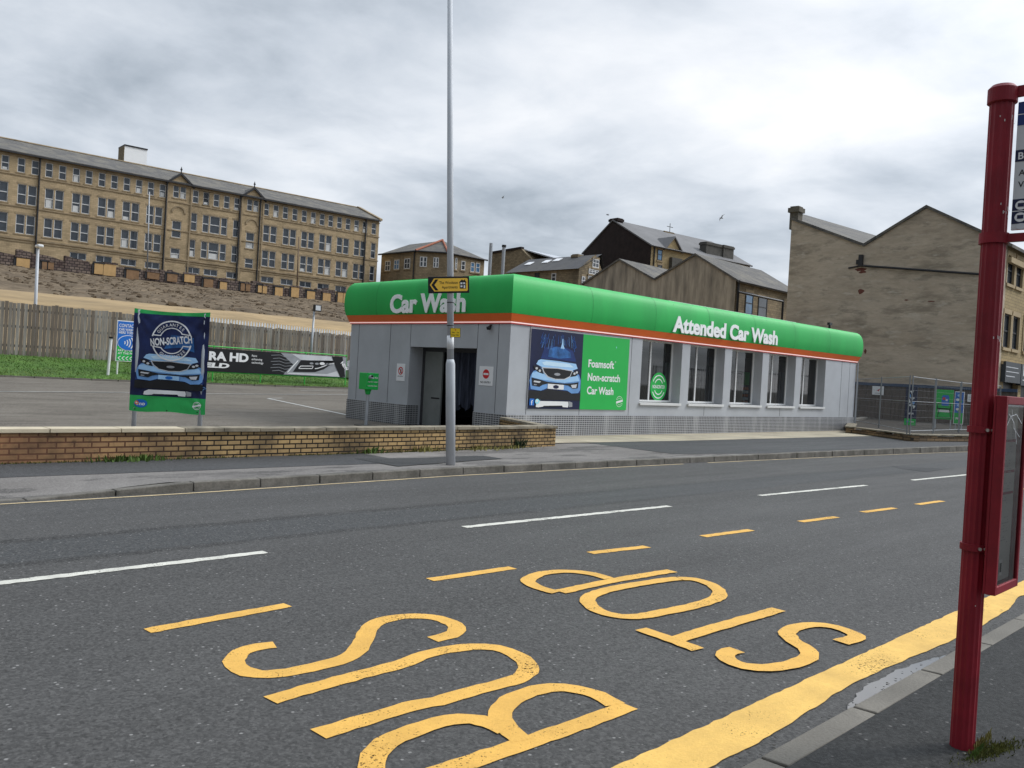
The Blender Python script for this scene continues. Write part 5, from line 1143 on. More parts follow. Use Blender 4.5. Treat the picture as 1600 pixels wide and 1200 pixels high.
# gabled bays
for g in (G1, G2):
    hw = (mx(300, 300)-mx(263, 294))/2; za = mz(282, 272.5); mb = MB(); b_ = g+.05
    mb.prism([(b_-hw, -.10, EAVE-.3), (b_+hw, -.10, EAVE-.3), (b_+hw, -.10, EAVE), (b_, -.10, za), (b_-hw, -.10, EAVE)], (0, .1, 0), MILL)
    mb.face([(b_-hw-.25, -.3, EAVE-.15), (b_, -.3, za+.2), (b_, 7, za+.2), (b_-hw-.25, 5.2, EAVE-.15)], SLATE); mb.face([(b_+hw+.25, -.3, EAVE-.15), (b_, -.3, za+.2), (b_, 7, za+.2), (b_+hw+.25, 5.2, EAVE-.15)], SLATE)
    for s_ in (-1, 1): mb.prism([(b_, -.35, za+.22), (b_, -.35, za-.12), (b_+s_*(hw+.3), -.35, EAVE-.42), (b_+s_*(hw+.3), -.35, EAVE-.08)], (0, .25, 0), LEAD)
    mb.tube([(b_, -.2, za), (b_, -.2, za+.5), (b_, -.2, za+.62), (b_, -.2, za+.8), (b_, -.2, za+1.05)], [.11, .07, .17, .08, .02], 10, LEAD)
    mb.box(b_-hw-.12, b_-hw+.1, -.12, -.001, 10, EAVE-.31, TRIM) ; mb.box(b_+hw-.1, b_+hw+.12, -.12, -.001, 10, EAVE-.31, TRIM)
    zc = zb2[1]+1.15
    for k in range(10):
        a0, a1 = pi*k/10, pi*(k+1)/10; mb.hexa([(b_+.78*cos(a0), -.11, zc+.78*sin(a0)), (b_+1.0*cos(a0), -.11, zc+1.0*sin(a0)), (b_+1.0*cos(a1), -.11, zc+1.0*sin(a1)), (b_+.78*cos(a1), -.11, zc+.78*sin(a1)), (b_+.78*cos(a0), -.005, zc+.78*sin(a0)), (b_+1.0*cos(a0), -.005, zc+1.0*sin(a0)), (b_+1.0*cos(a1), -.005, zc+1.0*sin(a1)), (b_+.78*cos(a1), -.005, zc+.78*sin(a1))], TRIM)
    mb.build('gable', None, ml)
mb = MB(); ov = .35
mb.hexa([(MX0, -ov, EAVE-.05), (MX1+.1, -ov, EAVE-.05), (MX1+.1, MD/2, RIDGE), (MX0, MD/2, RIDGE), (MX0, -ov, EAVE+.13), (MX1+.1, -ov, EAVE+.13), (MX1+.1, MD/2, RIDGE+.18), (MX0, MD/2, RIDGE+.18)])
mb.hexa([(MX0, MD/2, RIDGE), (MX1+.1, MD/2, RIDGE), (MX1+.1, MD+ov, EAVE-.05), (MX0, MD+ov, EAVE-.05), (MX0, MD/2, RIDGE+.18), (MX1+.1, MD/2, RIDGE+.18), (MX1+.1, MD+ov, EAVE+.13), (MX0, MD+ov, EAVE+.13)])
rf = mb.build('roof', SLATE, ml)
mb = MB(); mb.hexa([(MX1-.25, -.4, EAVE), (MX1+.3, -.4, EAVE), (MX1+.3, MD/2, RIDGE+.1), (MX1-.25, MD/2, RIDGE+.1), (MX1-.25, -.4, EAVE+.35), (MX1+.3, -.4, EAVE+.35), (MX1+.3, MD/2, RIDGE+.42), (MX1-.25, MD/2, RIDGE+.42)]); mb.build('gable_coping', TRIM, rf)
mb = MB(); mb.tube([(MX0, MD/2, RIDGE+.22), (MX1, MD/2, RIDGE+.22)], .13, 6); mb.build('ridge_tiles', TRIM, rf)
mb = MB(); mb.box(MX0, MX1, -.5, -.36, EAVE-.16, EAVE+.02); mb.build('gutter', LEAD, ml)
for px, py in ((62.5, 290), (260.5, 330), (375.5, 345), (407, 350), (572, 375)):
    x = mx(px-2, py); mb = MB(); mb.tube([(x, -.14, 11.5), (x, -.14, EAVE-.2), (x, -.4, EAVE)], .11, 8); mb.build('downpipe', LEAD, ml)
wx0, wx1 = mx(194, 245, 8.5), mx(229.5, 245, 8.5); wz = mz(212, 231, 8.5)
mb = MB(); mb.box(wx0, wx1, 8.5, 11.2, RIDGE-1.0, wz, LETTER); mb.box(wx0-.06, wx1+.06, 8.4, 11.3, wz, wz+.18, BLACK); mb.box(wx0-.06, wx0-.005, 8.49, 11.2, RIDGE-1, wz, STONE2); mb.build('lift_housing', None, ml)
# ruined lower wall with boarded openings
dw = thing('derelict_wall', 'broken lower wall with plywood-boarded openings along the foot of the stone mill', 'wall', mw(0, -6, 11), MILLYAW)
YD = -6; mb = MB(); rr_ = random.Random(12); x = -24.0; ztop_ = 12.75
while x < 62:
    w = rr_.uniform(.5, 1.3); t_ = ztop_-11+rr_.uniform(-.35, .3)+(.45 if rr_.random() < .12 else 0); t2 = t_+rr_.uniform(-.2, .2)
    if x < 9: t_ += .25; t2 += .2
    mb.hexa([(x, 0, -.8), (x+w, 0, -.8), (x+w, .7, -.8), (x, .7, -.8), (x, rr_.uniform(-.1, .06), t_), (x+w, rr_.uniform(-.1, .06), t2), (x+w, .7, t2), (x, .7, t_)]); x += w
mb.build('masonry', RUBBLE, dw)
z1_ = lambda t: (t[0]/5, t[1]/5, 200+t[2]/5, 200+t[3]/5)
bd = [(128, 232, 1018, 1088), (328, 366, 1045, 1103), (376, 420, 1050, 1105), (737, 805, 1060, 1142), (808, 905, 1065, 1155), (987, 1085, 1110, 1185), (1150, 1245, 1130, 1180), (1305, 1385, 1140, 1200), (1440, 1520, 1145, 1205)]
bd = [z1_(t) for t in bd]+[(300+t[0]/5, 300+t[1]/5, 240+t[2]/5, 240+t[3]/5) for t in ((92, 165, 980, 1045), (218, 272, 1003, 1062), (380, 412, 1012, 1072), (420, 455, 1020, 1075), (515, 545, 1030, 1085), (552, 585, 1035, 1092), (648, 708, 1045, 1115), (775, 835, 1045, 1122), (898, 960, 1075, 1140), (1022, 1082, 1090, 1155), (1138, 1178, 1085, 1168), (1182, 1215, 1090, 1168))]
for i, (a_, b_, c_, d_) in enumerate(bd):
    xa, xb = mx(a_, (c_+d_)/2, YD-.12), mx(b_, (c_+d_)/2, YD-.12); zt_, z0 = mz((a_+b_)/2, c_, YD-.12)-11, mz((a_+b_)/2, d_, YD-.12)-11
    mb = MB(); mb.box(xa, xb, -.16, -.115, z0, zt_, PLYO if i in (1, 2, 5, 6, 7, 9, 11, 12) else PLY); mb.build('plywood_board', None, dw)
    mb = MB(); mb.box(xa-.2, xb+.2, -.2, -.02, zt_+.02, zt_+.22, LEAD if i % 2 else RUBBLE); mb.box(xa-.28, xa-.02, -.11, -.08, z0, zt_, LEAD); mb.build('lintel', None, dw)
# ------------------------------------------------------------------ buildings on the hill
def win_on(parent, fr, ax_, val, px0, px1, py0, py1, mf=UPVC, mp=PANE, bars=1, org=(0, 0, 0), out=-1):
    """window on a wall plane given by the photo rectangle"""
    p, q = fr.at(px0, (py0+py1)/2, ax_, val), fr.at(px1, (py0+py1)/2, ax_, val); t = fr.at((px0+px1)/2, py0, ax_, val).z; b = fr.at((px0+px1)/2, py1, ax_, val).z
    o_ = Vector(org); u0_, u1_ = sorted((p[1-ax_], q[1-ax_])); mb = MB(); k = .11
    def bx(a_, c_, z0, z1, d0, d1, m):
        if ax_ == 1: mb2.box(a_-o_.x, c_-o_.x, val+out*d1-o_.y, val+out*d0-o_.y, z0-o_.z, z1-o_.z, m)
        else: mb2.box(val+out*d1-o_.x, val+out*d0-o_.x, a_-o_.y, c_-o_.y, z0-o_.z, z1-o_.z, m)
    mb2 = MB(); bx(u0_, u0_+k, b, t, .0, .07, mf); bx(u1_-k, u1_, b, t, .0, .07, mf); bx(u0_+k, u1_-k, b, b+k, .0, .07, mf); bx(u0_+k, u1_-k, t-k, t, .0, .07, mf); bx(u0_+k, u1_-k, (t+b)/2, (t+b)/2+.09, .0, .065, mf)
    for j in range(1, bars+1):
        c_ = u0_+(u1_-u0_)*j/(bars+1); bx(c_-.05, c_+.05, b+k, t-k, .0, .066, mf)
    bx(u0_-.15, u1_+.15, b-.22, b-.01, .0, .12, TRIM); bx(u0_-.1, u1_+.1, t+.01, t+.28, .0, .05, TRIM); w = mb2.build('window', None, parent)
    mb2 = MB(); bx(u0_+k, u1_-k, b+k, t-k, .005, .03, mp); mb2.build('pane', None, w); return w
# B: hipped stone building with a cut corner
P1 = WORLD.at(699, 396, 1, 105); EB = P1.z; F45 = Frame(P1.x, 105, R(-45)); lx = F45.at(651, 397.5, 1, 0).x; P0 = Vector((P1.x+lx*cos(R(-45)), 105+lx*sin(R(-45)), EB))
PL = WORLD.at(596, 403, 0, P0.x); PR = WORLD.at(757, 407, 1, 105)
hb = thing('hip_roof_building', 'two-storey stone building with a cut corner and red ridge tiles on its hipped slate roof', 'building', (0, 0, 0))
mb = MB(); mb.face([P0, P1, (P1.x, P1.y, 8), (P0.x, P0.y, 8)]); mb.face([P1, (PR.x, 105, EB), (PR.x, 105, 8), (P1.x, 105, 8)]); mb.face([P0, (P0.x, PL.y, EB), (P0.x, PL.y, 8), (P0.x, P0.y, 8)]); mb.face([(PR.x, 105, EB), (PR.x, PL.y, EB), (PR.x, PL.y, 8), (PR.x, 105, 8)]); mb.face([(P0.x, PL.y, EB), (PR.x, PL.y, EB), (PR.x, PL.y, 8), (P0.x, PL.y, 8)]); mb.build('wall', brick('mill_sandstone_worn', (.36, .275, .17), (.26, .2, .125), (.17, .14, .09), .55, .24, .014, dirt=(.07, .056, .04), dirt_amt=.6, dscale=.25, ky=-.6), hb)
AP1 = WORLD.at(691.5, 376, 0, P0.x+6.2); AP2 = WORLD.at(640, 382, 0, P0.x+6.2); e = EB+.05
mb = MB(); q0, q1 = Vector((P0.x-.35, P0.y-.15, e)), Vector((P1.x-.15, P1.y-.35, e)); qr = Vector((PR.x+.4, 104.65, e)); ql = Vector((P0.x-.35, PL.y+.4, e)); qb = Vector((PR.x+.4, PL.y+.4, e))
for f in ([q0, q1, AP1], [q1, qr, AP1], [q0, AP1, AP2, ql], [ql, AP2, qb], [AP1, qr, qb, AP2]): mb.face(f)
rf = mb.build('roof', SLATE, hb); mb = MB()
for a_, b_ in ((q0, AP1), (q1, AP1)): mb.tube([a_+Vector((0, 0, .1)), b_+Vector((0, 0, .1))], .2, 6)
mb.build('red_hip_tiles', RIDGE_R, rf)
mb = MB(); mb.tube([q0, q1, qr], .14, 6); mb.tube([q0, ql], .14, 6); mb.tube([(P1.x+.3, 104.8, 8), (P1.x+.3, 104.8, EB)], .1, 6); mb.tube([(P0.x-.15, P0.y+.4, 8), (P0.x-.15, P0.y+.4, EB)], .1, 6); mb.build('gutter', LEAD, hb)
for a_, b_, c_, d_, m_ in ((602, 610, 408, 423, PANE), (616, 624, 406, 421, PANEB), (632, 641, 404, 420, PANE)): win_on(hb, WORLD, 0, P0.x, a_, b_, c_, d_, UPVC, m_)
for a_, b_, c_, d_, m_ in ((694+1, 700.5, 402, 418.5, PANEB), (711, 714, 403, 421, PANE), (720.5, 726.5, 408, 422, PANE), (735, 741, 410, 425, PANEB), (743, 749.5, 411, 426, PANEB)): win_on(hb, WORLD, 1, 105, max(a_, 701), b_+(3 if a_ < 700 else 0), c_, d_, UPVC, m_, bars=0)
for a_, b_, c_, d_ in ((656, 667, 401, 417), (677, 685.5, 401, 417)):
    p, q = F45.at(a_, 410, 1, -.01), F45.at(b_, 410, 1, -.01); t, b = F45.at(660, c_, 1, 0).z, F45.at(660, d_, 1, 0).z
    fw = lambda x, y, z: (P1.x+x*cos(R(-45))-y*sin(R(-45)), 105+x*sin(R(-45))+y*cos(R(-45)), z)
    mb = MB(); mb.prism([fw(p.x, 0, b), fw(q.x, 0, b), fw(q.x, 0, t), fw(p.x, 0, t)], Vector(fw(0, -.07, 0))-Vector(fw(0, 0, 0))); w = mb.build('window', UPVC, hb); mb = MB(); n_ = 2
    for j in range(n_):
        x0, x1 = p.x+(q.x-p.x)*j/n_+.12, p.x+(q.x-p.x)*(j+1)/n_-.12
        for z0, z1 in ((b+.12, (t+b)/2-.05), ((t+b)/2+.05, t-.12)): mb.face([fw(x0, -.075, z0), fw(x1, -.075, z0), fw(x1, -.075, z1), fw(x0, -.075, z1)])
    mb.build('pane', PANE, w)
# C: soot-black gabled house
FC = Frame(100, 60, R(-7)); cA, cT, cB = FC.at(912, 396, 0, 0), FC.at(958, 345, 0, 0), FC.at(1018, 383, 0, 0); eC = (cA.z+cB.z)/2; cR = FC.at(1172, 413, 1, cB.y).x
hc = thing('soot_black_house', 'tall house with a soot-black windowless gable and a buff stone front', 'house', (100, 60, 0), R(-7))
mb = MB(); mb.face([(0, cB.y, 0), (0, cA.y, 0), (0, cA.y, eC), (0, cT.y, cT.z), (0, cB.y, eC)], SOOT); mb.face([(cR, cB.y, 0), (cR, cA.y, 0), (cR, cA.y, eC), (cR, cT.y, cT.z), (cR, cB.y, eC)], SOOT); mb.face([(0, cB.y, 0), (cR, cB.y, 0), (cR, cB.y, eC), (0, cB.y, eC)], BUFF); mb.face([(0, cA.y, 0), (cR, cA.y, 0), (cR, cA.y, eC), (0, cA.y, eC)], BUFF); mb.build('wall', None, hc)
mb = MB(); s_ = .35
for y0 in (cB.y-s_, cA.y+s_): mb.hexa([(-.15, y0, eC-.2), (cR+.2, y0, eC-.2), (cR+.2, cT.y, cT.z), (-.15, cT.y, cT.z), (-.15, y0, eC), (cR+.2, y0, eC), (cR+.2, cT.y, cT.z+.2), (-.15, cT.y, cT.z+.2)])
rf = mb.build('roof', mat('grey_slate_roof', (.17, .165, .165), .8, .15, .6, stain=(.1, .1, .1), stain_scale=.3), hc)
def boxpx(fr, ax_, val, px0, px1, py0, dz, depth_, parent, m, name='chimney', o=(0, 0)):
    p, q = fr.at(px0, py0, ax_, val), fr.at(px1, py0, ax_, val); u0_, u1_ = sorted((p[1-ax_], q[1-ax_])); mb = MB(); zt_ = (p.z+q.z)/2
    if ax_ == 1: mb.box(u0_-o[0], u1_-o[0], val-o[1], val+depth_-o[1], zt_-dz, zt_); mb.box(u0_-.12-o[0], u1_+.12-o[0], val-.12-o[1], val+depth_+.12-o[1], zt_-.45, zt_-.12)
    else: mb.box(val-o[0], val+depth_-o[0], u0_-o[1], u1_-o[1], zt_-dz, zt_); mb.box(val-.12-o[0], val+depth_+.12-o[0], u0_-.12-o[1], u1_+.12-o[1], zt_-.45, zt_-.12)
    return mb.build(name, m, parent)
boxpx(FC, 0, .1, 952.5, 965, 341, 3, 1.2, rf, SOOT); boxpx(FC, 1, cT.y-.5, 1038, 1053, 362, 2, 1.4, rf, STONE2); 
boxpx(FC, 1, cB.y+1.0, 1104, 1130, 380, 6, 1.3, rf, mat('dark_chimney_stone', (.09, .085, .075), .9, .2, 2)); boxpx(FC, 1, cB.y+.8, 1131, 1147, 384, 7, 1.3, rf, MATS['dark_chimney_stone'])
mb = MB(); p = FC.at(1047, 352, 1, cT.y); mb.tube([(p.x, cT.y, p.z-2.2), (p.x, cT.y, p.z+.3)], .05, 6); mb.box(p.x-.7, p.x+.7, cT.y-.03, cT.y+.03, p.z-.3, p.z-.22); mb.build('aerial', LEAD, rf)
dA, dB_, dT = FC.at(1040, 384, 1, cB.y-.12), FC.at(1064, 388, 1, cB.y-.12), FC.at(1053, 372, 1, cB.y-.12)
mb = MB(); mb.prism([(dA.x, cB.y-.12, eC-.25), (dB_.x, cB.y-.12, eC-.25), (dT.x, cB.y-.12, dT.z)], (0, 3.0, 0), BUFF); mb.hexa([(dA.x-.3, cB.y-.4, eC-.3), (dT.x, cB.y-.4, dT.z+.05), (dT.x, cB.y+3, dT.z+.05), (dA.x-.3, cB.y+3, eC-.3), (dA.x-.3, cB.y-.4, eC-.1), (dT.x, cB.y-.4, dT.z+.25), (dT.x, cB.y+3, dT.z+.25), (dA.x-.3, cB.y+3, eC-.1)], MATS['grey_slate_roof']); mb.hexa([(dB_.x+.3, cB.y-.4, eC-.3), (dT.x, cB.y-.4, dT.z+.05), (dT.x, cB.y+3, dT.z+.05), (dB_.x+.3, cB.y+3, eC-.3), (dB_.x+.3, cB.y-.4, eC-.1), (dT.x, cB.y-.4, dT.z+.25), (dT.x, cB.y+3, dT.z+.25), (dB_.x+.3, cB.y+3, eC-.1)], MATS['grey_slate_roof']); mb.build('dormer', None, hc)
win_on(hc, FC, 1, cB.y, 1027, 1034.5, 390, 407, LEAD, PANEB, 0); win_on(hc, FC, 1, cB.y, 1027, 1034, 414, 432, LEAD, PANE, 0); win_on(hc, FC, 1, cB.y, 1114, 1123, 410, 420, LEAD, PANE, 0)
mb = MB(); x0, x1 = FC.at(1046, 400, 1, cB.y).x, FC.at(1062, 400, 1, cB.y).x; mb.box(x0, x1, cB.y-.6, cB.y-.004, 0, eC-1.2, MATS['dark_chimney_stone']); mb.tube([(.6, cB.y-.1, 0), (.6, cB.y-.1, eC)], .1, 6, LEAD); mb.tube([(-.2, cB.y-.45, eC-.08), (cR, cB.y-.45, eC-.08)], .1, 6, LEAD); mb.build('rainwater_pipes', None, hc)
# D: twin-gabled rendered workshop
XD = 78.0; dE, dP, dV, dP2 = WORLD.at(1150, 437, 0, XD), WORLD.at(1087, 399, 0, XD), WORLD.at(1023, 438, 0, XD), WORLD.at(968, 407, 0, XD); yl = dP2.y*2-dV.y; XD2 = 92.0
hd = thing('twin_gable_workshop', 'low workshop with two streaked cement-rendered gables behind the car wash roof', 'workshop', (0, 0, 0))
pg = [(dE.y, 0), (yl, 0), (yl, dV.z), (dP2.y, dP2.z), (dV.y, dV.z), (dP.y, dP.z), (dE.y, dE.z)]
mb = MB(); mb.face([(XD, y, z) for y, z in pg], RENDER2); mb.face([(XD2, y, z) for y, z in pg], RENDER2); mb.face([(XD, dE.y, 0), (XD2, dE.y, 0), (XD2, dE.y, dE.z), (XD, dE.y, dE.z)], STONE2); mb.face([(XD, yl, 0), (XD2, yl, 0), (XD2, yl, dV.z), (XD, yl, dV.z)], STONE2); mb.build('wall', None, hd)
mb = MB(); 
def slope(mb, x0, x1, y0, z0, y1, z1, t=.22): mb.hexa([(x0, y0, z0), (x1, y0, z0), (x1, y1, z1), (x0, y1, z1), (x0, y0, z0+t), (x1, y0, z0+t), (x1, y1, z1+t), (x0, y1, z1+t)])
slope(mb, XD-.15, XD2, dE.y-.4, dE.z-.3, dP.y, dP.z); slope(mb, XD-.15, XD2, dV.y, dV.z, dP.y-.002, dP.z); slope(mb, XD-.15, XD2, dV.y+.002, dV.z, dP2.y, dP2.z); slope(mb, XD-.15, XD2, yl+.3, dV.z-.2, dP2.y+.002, dP2.z); mb.build('roof', SLATE, hd)
mb = MB(); mb.tube([(XD+.3, dE.y-.15, 0), (XD+.3, dE.y-.15, dE.z)], .13, 8); mb.tube([(XD, dE.y-.4, dE.z-.15), (XD2, dE.y-.4, dE.z-.15)], .1, 6); mb.build('gutter', LEAD, hd)
win_on(hd, WORLD, 1, dE.y, 1164, 1176, 457, 492, LEAD, PANEB, 0); win_on(hd, WORLD, 1, dE.y, 1184, 1198, 464, 498, LEAD, PANE, 0)
sf = thing('goalpost', 'black steel goalpost frame beside the rendered workshop, left of the tall gabled hall', 'frame', (0, 0, 0)); y = dE.y-3; p, q = WORLD.at(1153, 466, 1, y), WORLD.at(1224, 462, 1, y); zt_ = (p.z+q.z)/2
mb = MB(); mb.tube([(p.x, y, 0), (p.x, y, zt_)], .12, 6); mb.tube([(q.x, y, 0), (q.x, y, zt_+.2)], .12, 6); mb.tube([(p.x, y, zt_), (q.x, y, zt_)], .12, 6); mb.build('bars', BLACK, sf)
# F: small stone building with rooflights
XF = 84.0; fL, fR = WORLD.at(795, 427, 0, XF), WORLD.at(905, 417.5, 0, XF); eF = (fL.z+fR.z)/2; XR = XF+4.2; rL, rR = WORLD.at(826, 407, 0, XR), WORLD.at(900, 399, 0, XR); zR = (rL.z+rR.z)/2; XF2 = WORLD.at(943, 409, 1, fR.y).x
hf = thing('rooflight_building', 'low dark stone building with three small rooflights in its slate roof', 'building', (0, 0, 0))
mb = MB(); apx = WORLD.at(931, 397.5, 1, fR.y); mb.face([(XF, fR.y, 0), (XF2, fR.y, 0), (XF2, fR.y, eF), (apx.x, fR.y, apx.z), (XF, fR.y, eF)]); mb.face([(XF, fR.y, 0), (XF, fL.y, 0), (XF, fL.y, eF), (XF, fR.y, eF)]); mb.face([(XF, fL.y, 0), (XF2, fL.y, 0), (XF2, fL.y, eF), (XF, fL.y, eF)]); mb.face([(XF2, fR.y, 0), (XF2, fL.y, 0), (XF2, fL.y, eF), (XF2, fR.y, eF)]); mb.build('wall', STONE2, hf)
mb = MB(); z2 = max(zR, apx.z-.1); mb.face([(XF-.4, fR.y-.2, eF-.1), (XF-.4, fL.y+.3, eF-.1), (XR, rL.y, z2), (XR, fR.y-.2, z2)]); mb.face([(XR, fR.y-.2, z2), (XR, rL.y, z2), (XF2+.3, fL.y, eF-.1), (XF2+.3, fR.y-.2, eF-.1)]); mb.face([(XF-.4, fL.y+.3, eF-.1), (XF2+.3, fL.y, eF-.1), (XR, rL.y, z2)]); rf = mb.build('roof', mat('dark_slate_roof', (.075, .073, .075), .75, .2, 1, stain=(.12, .11, .09), stain_scale=.4), hf)
for px, py in ((823, 416), (850, 414.5), (867, 413)):
    t = (418.5+.0-(py))/20+.38; x = XF-.4+(XR-XF+.4)*t; z = eF-.1+(z2-eF+.1)*t; p = WORLD.at(px, py, 0, x); mb = MB(); dxr, dzr = .95, .95*(z2-eF)/(XR-XF+.4); mb.prism([(x, p.y-.55, z+.05), (x, p.y+.55, z+.05), (x+dxr, p.y+.55, z+dzr+.05), (x+dxr, p.y-.55, z+dzr+.05)], (0, 0, .08)); mb.build('rooflight', WHITEP, rf)
boxpx(WORLD, 0, XR-.5, 894, 903, 397, 2.2, 1.2, rf, STONE2)
win_on(hf, WORLD, 1, fR.y, 925.5, 935.5, 405, 418.5, UPVC, PANE, 1); win_on(hf, WORLD, 1, fR.y, 919.5, 935, 421, 429, UPVC, PANE, 2); win_on(hf, WORLD, 1, fR.y, 918.5, 935.5, 432, 447, UPVC, PANE, 1); win_on(hf, WORLD, 1, fR.y, 908.5, 913.5, 432, 446, UPVC, PANE, 0)
win_on(hf, WORLD, 0, XF, 836, 843, 426, 434, LEAD, PANE, 0); win_on(hf, WORLD, 0, XF, 862, 869, 427, 440, UPVC, PANE, 0)
# G: parapet building with two flues
XG = 96.0; gL, gM, gR = WORLD.at(766, 397, 0, XG), WORLD.at(815, 389, 0, XG), WORLD.at(832, 407, 0, XG)
hg = thing('parapet_building', 'blackened stone building with a stepped parapet behind the two steel flues', 'building', (0, 0, 0))
mb = MB(); mb.prism([(XG, gL.y, 0), (XG, gR.y, 0), (XG, gR.y, gR.z), (XG, gM.y, gM.z), (XG, gL.y, gL.z)], (10, 0, 0)); mb.build('wall', STONE2, hg)
mb = MB(); mb.prism([(XG-.15, gL.y, gL.z+.01), (XG-.15, gM.y, gM.z+.01), (XG-.15, gM.y, gM.z+.35), (XG-.15, gL.y, gL.z+.35)], (.7, 0, 0)); mb.build('parapet', SOOT, hg)
mb = MB(); p = WORLD.at(832, 407, 0, XG+2); q = WORLD.at(851, 405, 0, XG+2); mb.hexa([(XG+.6, gM.y, gM.z-.1), (XG+.6, gR.y-4.5, gM.z-2.0), (XG+9, gR.y-4.5, gM.z-2.0), (XG+9, gM.y, gM.z-.1), (XG+.6, gM.y, gM.z+.08), (XG+.6, gR.y-4.5, gM.z-1.8), (XG+9, gR.y-4.5, gM.z-1.8), (XG+9, gM.y, gM.z+.08)]); mb.build('roof', mat('pale_sheet_roof', (.42, .44, .47), .6, .1, 1), hg)
for px, pt, lab, cap in ((767.5, 380, 'left of two steel flues above the car wash roof, pale and plain-topped', 0), (787.5, 386, 'right of two steel flues above the car wash roof, with a dark cowl', 1)):
    p = WORLD.at(px, pt, 0, 90); fu = thing('steel_flue', lab, 'flue', (90, p.y, 3)); mb = MB(); mb.tube([(0, 0, 0), (-.0, 0, p.z-3)], .26, 12); mb.build('pipe', GALV, fu, smooth=False)
    if cap: mb = MB(); mb.tube([(0, 0, p.z-3.02), (0, 0, p.z-2.7)], .34, 12); mb.build('cowl', LEAD, fu)
# E: tall rendered hall with a saw-tooth gable, buff stone front to the street
XE = 60.0; eT0, eV, eT, eF_ = WORLD.at(1240, 345, 0, XE), WORLD.at(1350, 385, 0, XE), WORLD.at(1448, 325, 0, XE), WORLD.at(1572, 381, 0, XE); yL = WORLD.at(1232, 430, 0, XE).y; yF = eF_.y; XE2 = 84.0
he = thing('gabled_hall', 'tall hall with a bare cement-rendered twin gable wall and a buff stone shop front', 'building', (0, 0, 0))
kz = (eT0.z-eV.z)/(eT0.y-eV.y); pg = [(yF, -.5), (yL, -.5), (yL, eT0.z+kz*(yL-eT0.y)), (eV.y, eV.z), (eT.y, eT.z), (yF, eF_.z)]
mb = MB(); mb.prism([(XE, y, z) for y, z in pg], (.45, 0, 0)); mb.build('gable_wall', RENDER, he)
mb = MB(); z0 = pg[2][1]
fh = []
def xw(px, py): return WORLD.at(px, py, 1, yF).x
def zw(px, py): return WORLD.at(px, py, 1, yF).z
wa, wb_ = (zw(1585, 447), zw(1585, 403)), (zw(1575, 544), zw(1575, 491))
for k in range(5):
    for x0 in (60.55, 62.5): fh += [(x0+k*4.6, x0+1.5+k*4.6, *wa), (x0+k*4.6-.05, x0+1.45+k*4.6, *wb_)]
mb.wall(XE+.45, XE2, 4.2, eF_.z, yF+.02, fh, .25, BUFF, BUFFT); mb.face([(XE+.45, yL, 0), (XE2, yL, 0), (XE2, yL, z0), (XE+.45, yL, z0)], STONE2); mb.face([(XE2, yF, 0), (XE2, yL, 0), (XE2, yL, z0), (XE2, eV.y, eV.z), (XE2, eT.y, eT.z), (XE2, yF, eF_.z)], STONE2)
for x in (60.46, 64.5, 68.5, 72.5, 76.5, 80.5): mb.box(x, x+.7, yF-.02, yF+.3, 0, 4.2, BUFF)
mb.box(XE+.46, XE2, yF+.3, yF+.4, 0, 4.2, BLACK)
mb.build('front_wall', None, he)
mb = MB()
for a_, b_, c_, d_ in fh: mb.box(a_-.12, b_+.12, yF-.1, yF+.015, c_-.2, c_-.01); mb.box(a_-.12, b_+.12, yF-.04, yF+.015, d_+.01, d_+.3); mb.box(a_-.2, a_-.01, yF-.04, yF+.015, c_, d_); mb.box(b_+.01, b_+.2, yF-.04, yF+.015, c_, d_)
mb.box(XE+.45, XE2, yF-.25, yF+.015, eF_.z-1.1, eF_.z-.75); mb.box(XE+.45, XE2, yF-.15, yF+.015, 4.2, 4.4); mb.build('stone_trim', BUFFT, he)
for i, (a_, b_, c_, d_) in enumerate(fh):
    f = MB(); f.box(a_, a_+.1, yF+.1, yF+.2, c_, d_); f.box(b_-.1, b_, yF+.1, yF+.2, c_, d_); f.box(a_+.1, b_-.1, yF+.1, yF+.2, c_, c_+.1); f.box(a_+.1, b_-.1, yF+.1, yF+.2, d_-.1, d_); f.box(a_+.1, b_-.1, yF+.1, yF+.2, (c_+d_)/2-.04, (c_+d_)/2+.06)
    w = f.build('window', LEAD, he); p = MB(); p.box(a_+.1, b_-.1, yF+.16, yF+.18, c_+.1, d_-.1); p.build('pane', PANE, w)
mb = MB(); slope(mb, XE-.12, XE2, yF-.4, eF_.z-.25, eT.y, eT.z, .2); slope(mb, XE-.12, XE2, eV.y, eV.z, eT.y+.002, eT.z, .2); fa, fb = WORLD.at(1251, 333.5, 0, XE2), WORLD.at(1379, 371, 0, XE2); mb.hexa([(XE-.12, eV.y+.002, eV.z), (XE-.12, yL, z0), (XE2, fa.y, fa.z-.2), (XE2, fb.y, fb.z-.2), (XE-.12, eV.y+.002, eV.z+.2), (XE-.12, yL, z0+.2), (XE2, fa.y, fa.z), (XE2, fb.y, fb.z)]); rf = mb.build('roof', SLATE, he)
mb = MB(); p = WORLD.at(1497, 341, 0, XE+7); mb.face([(XE+7, yF-.3, p.z-3.2), (XE2, yF-.3, p.z-3.2), (XE2, p.y+.6, p.z), (XE+7, p.y+.6, p.z)]); mb.face([(XE+7, p.y+.6, p.z), (XE2, p.y+.6, p.z), (XE2, p.y+4, p.z-2), (XE+7, p.y+4, p.z-2)]); mb.face([(XE+7, yF-.3, p.z-3.2), (XE+7, p.y+.6, p.z), (XE+7, p.y+4, p.z-2)]); mb.build('front_range_roof', SLATE, rf)
boxpx(WORLD, 0, XE+.03, 1235, 1248, 322, 1.7, .7, rf, mat('weathered_chimney_stone', (.13, .115, .09), .9, .25, 3))
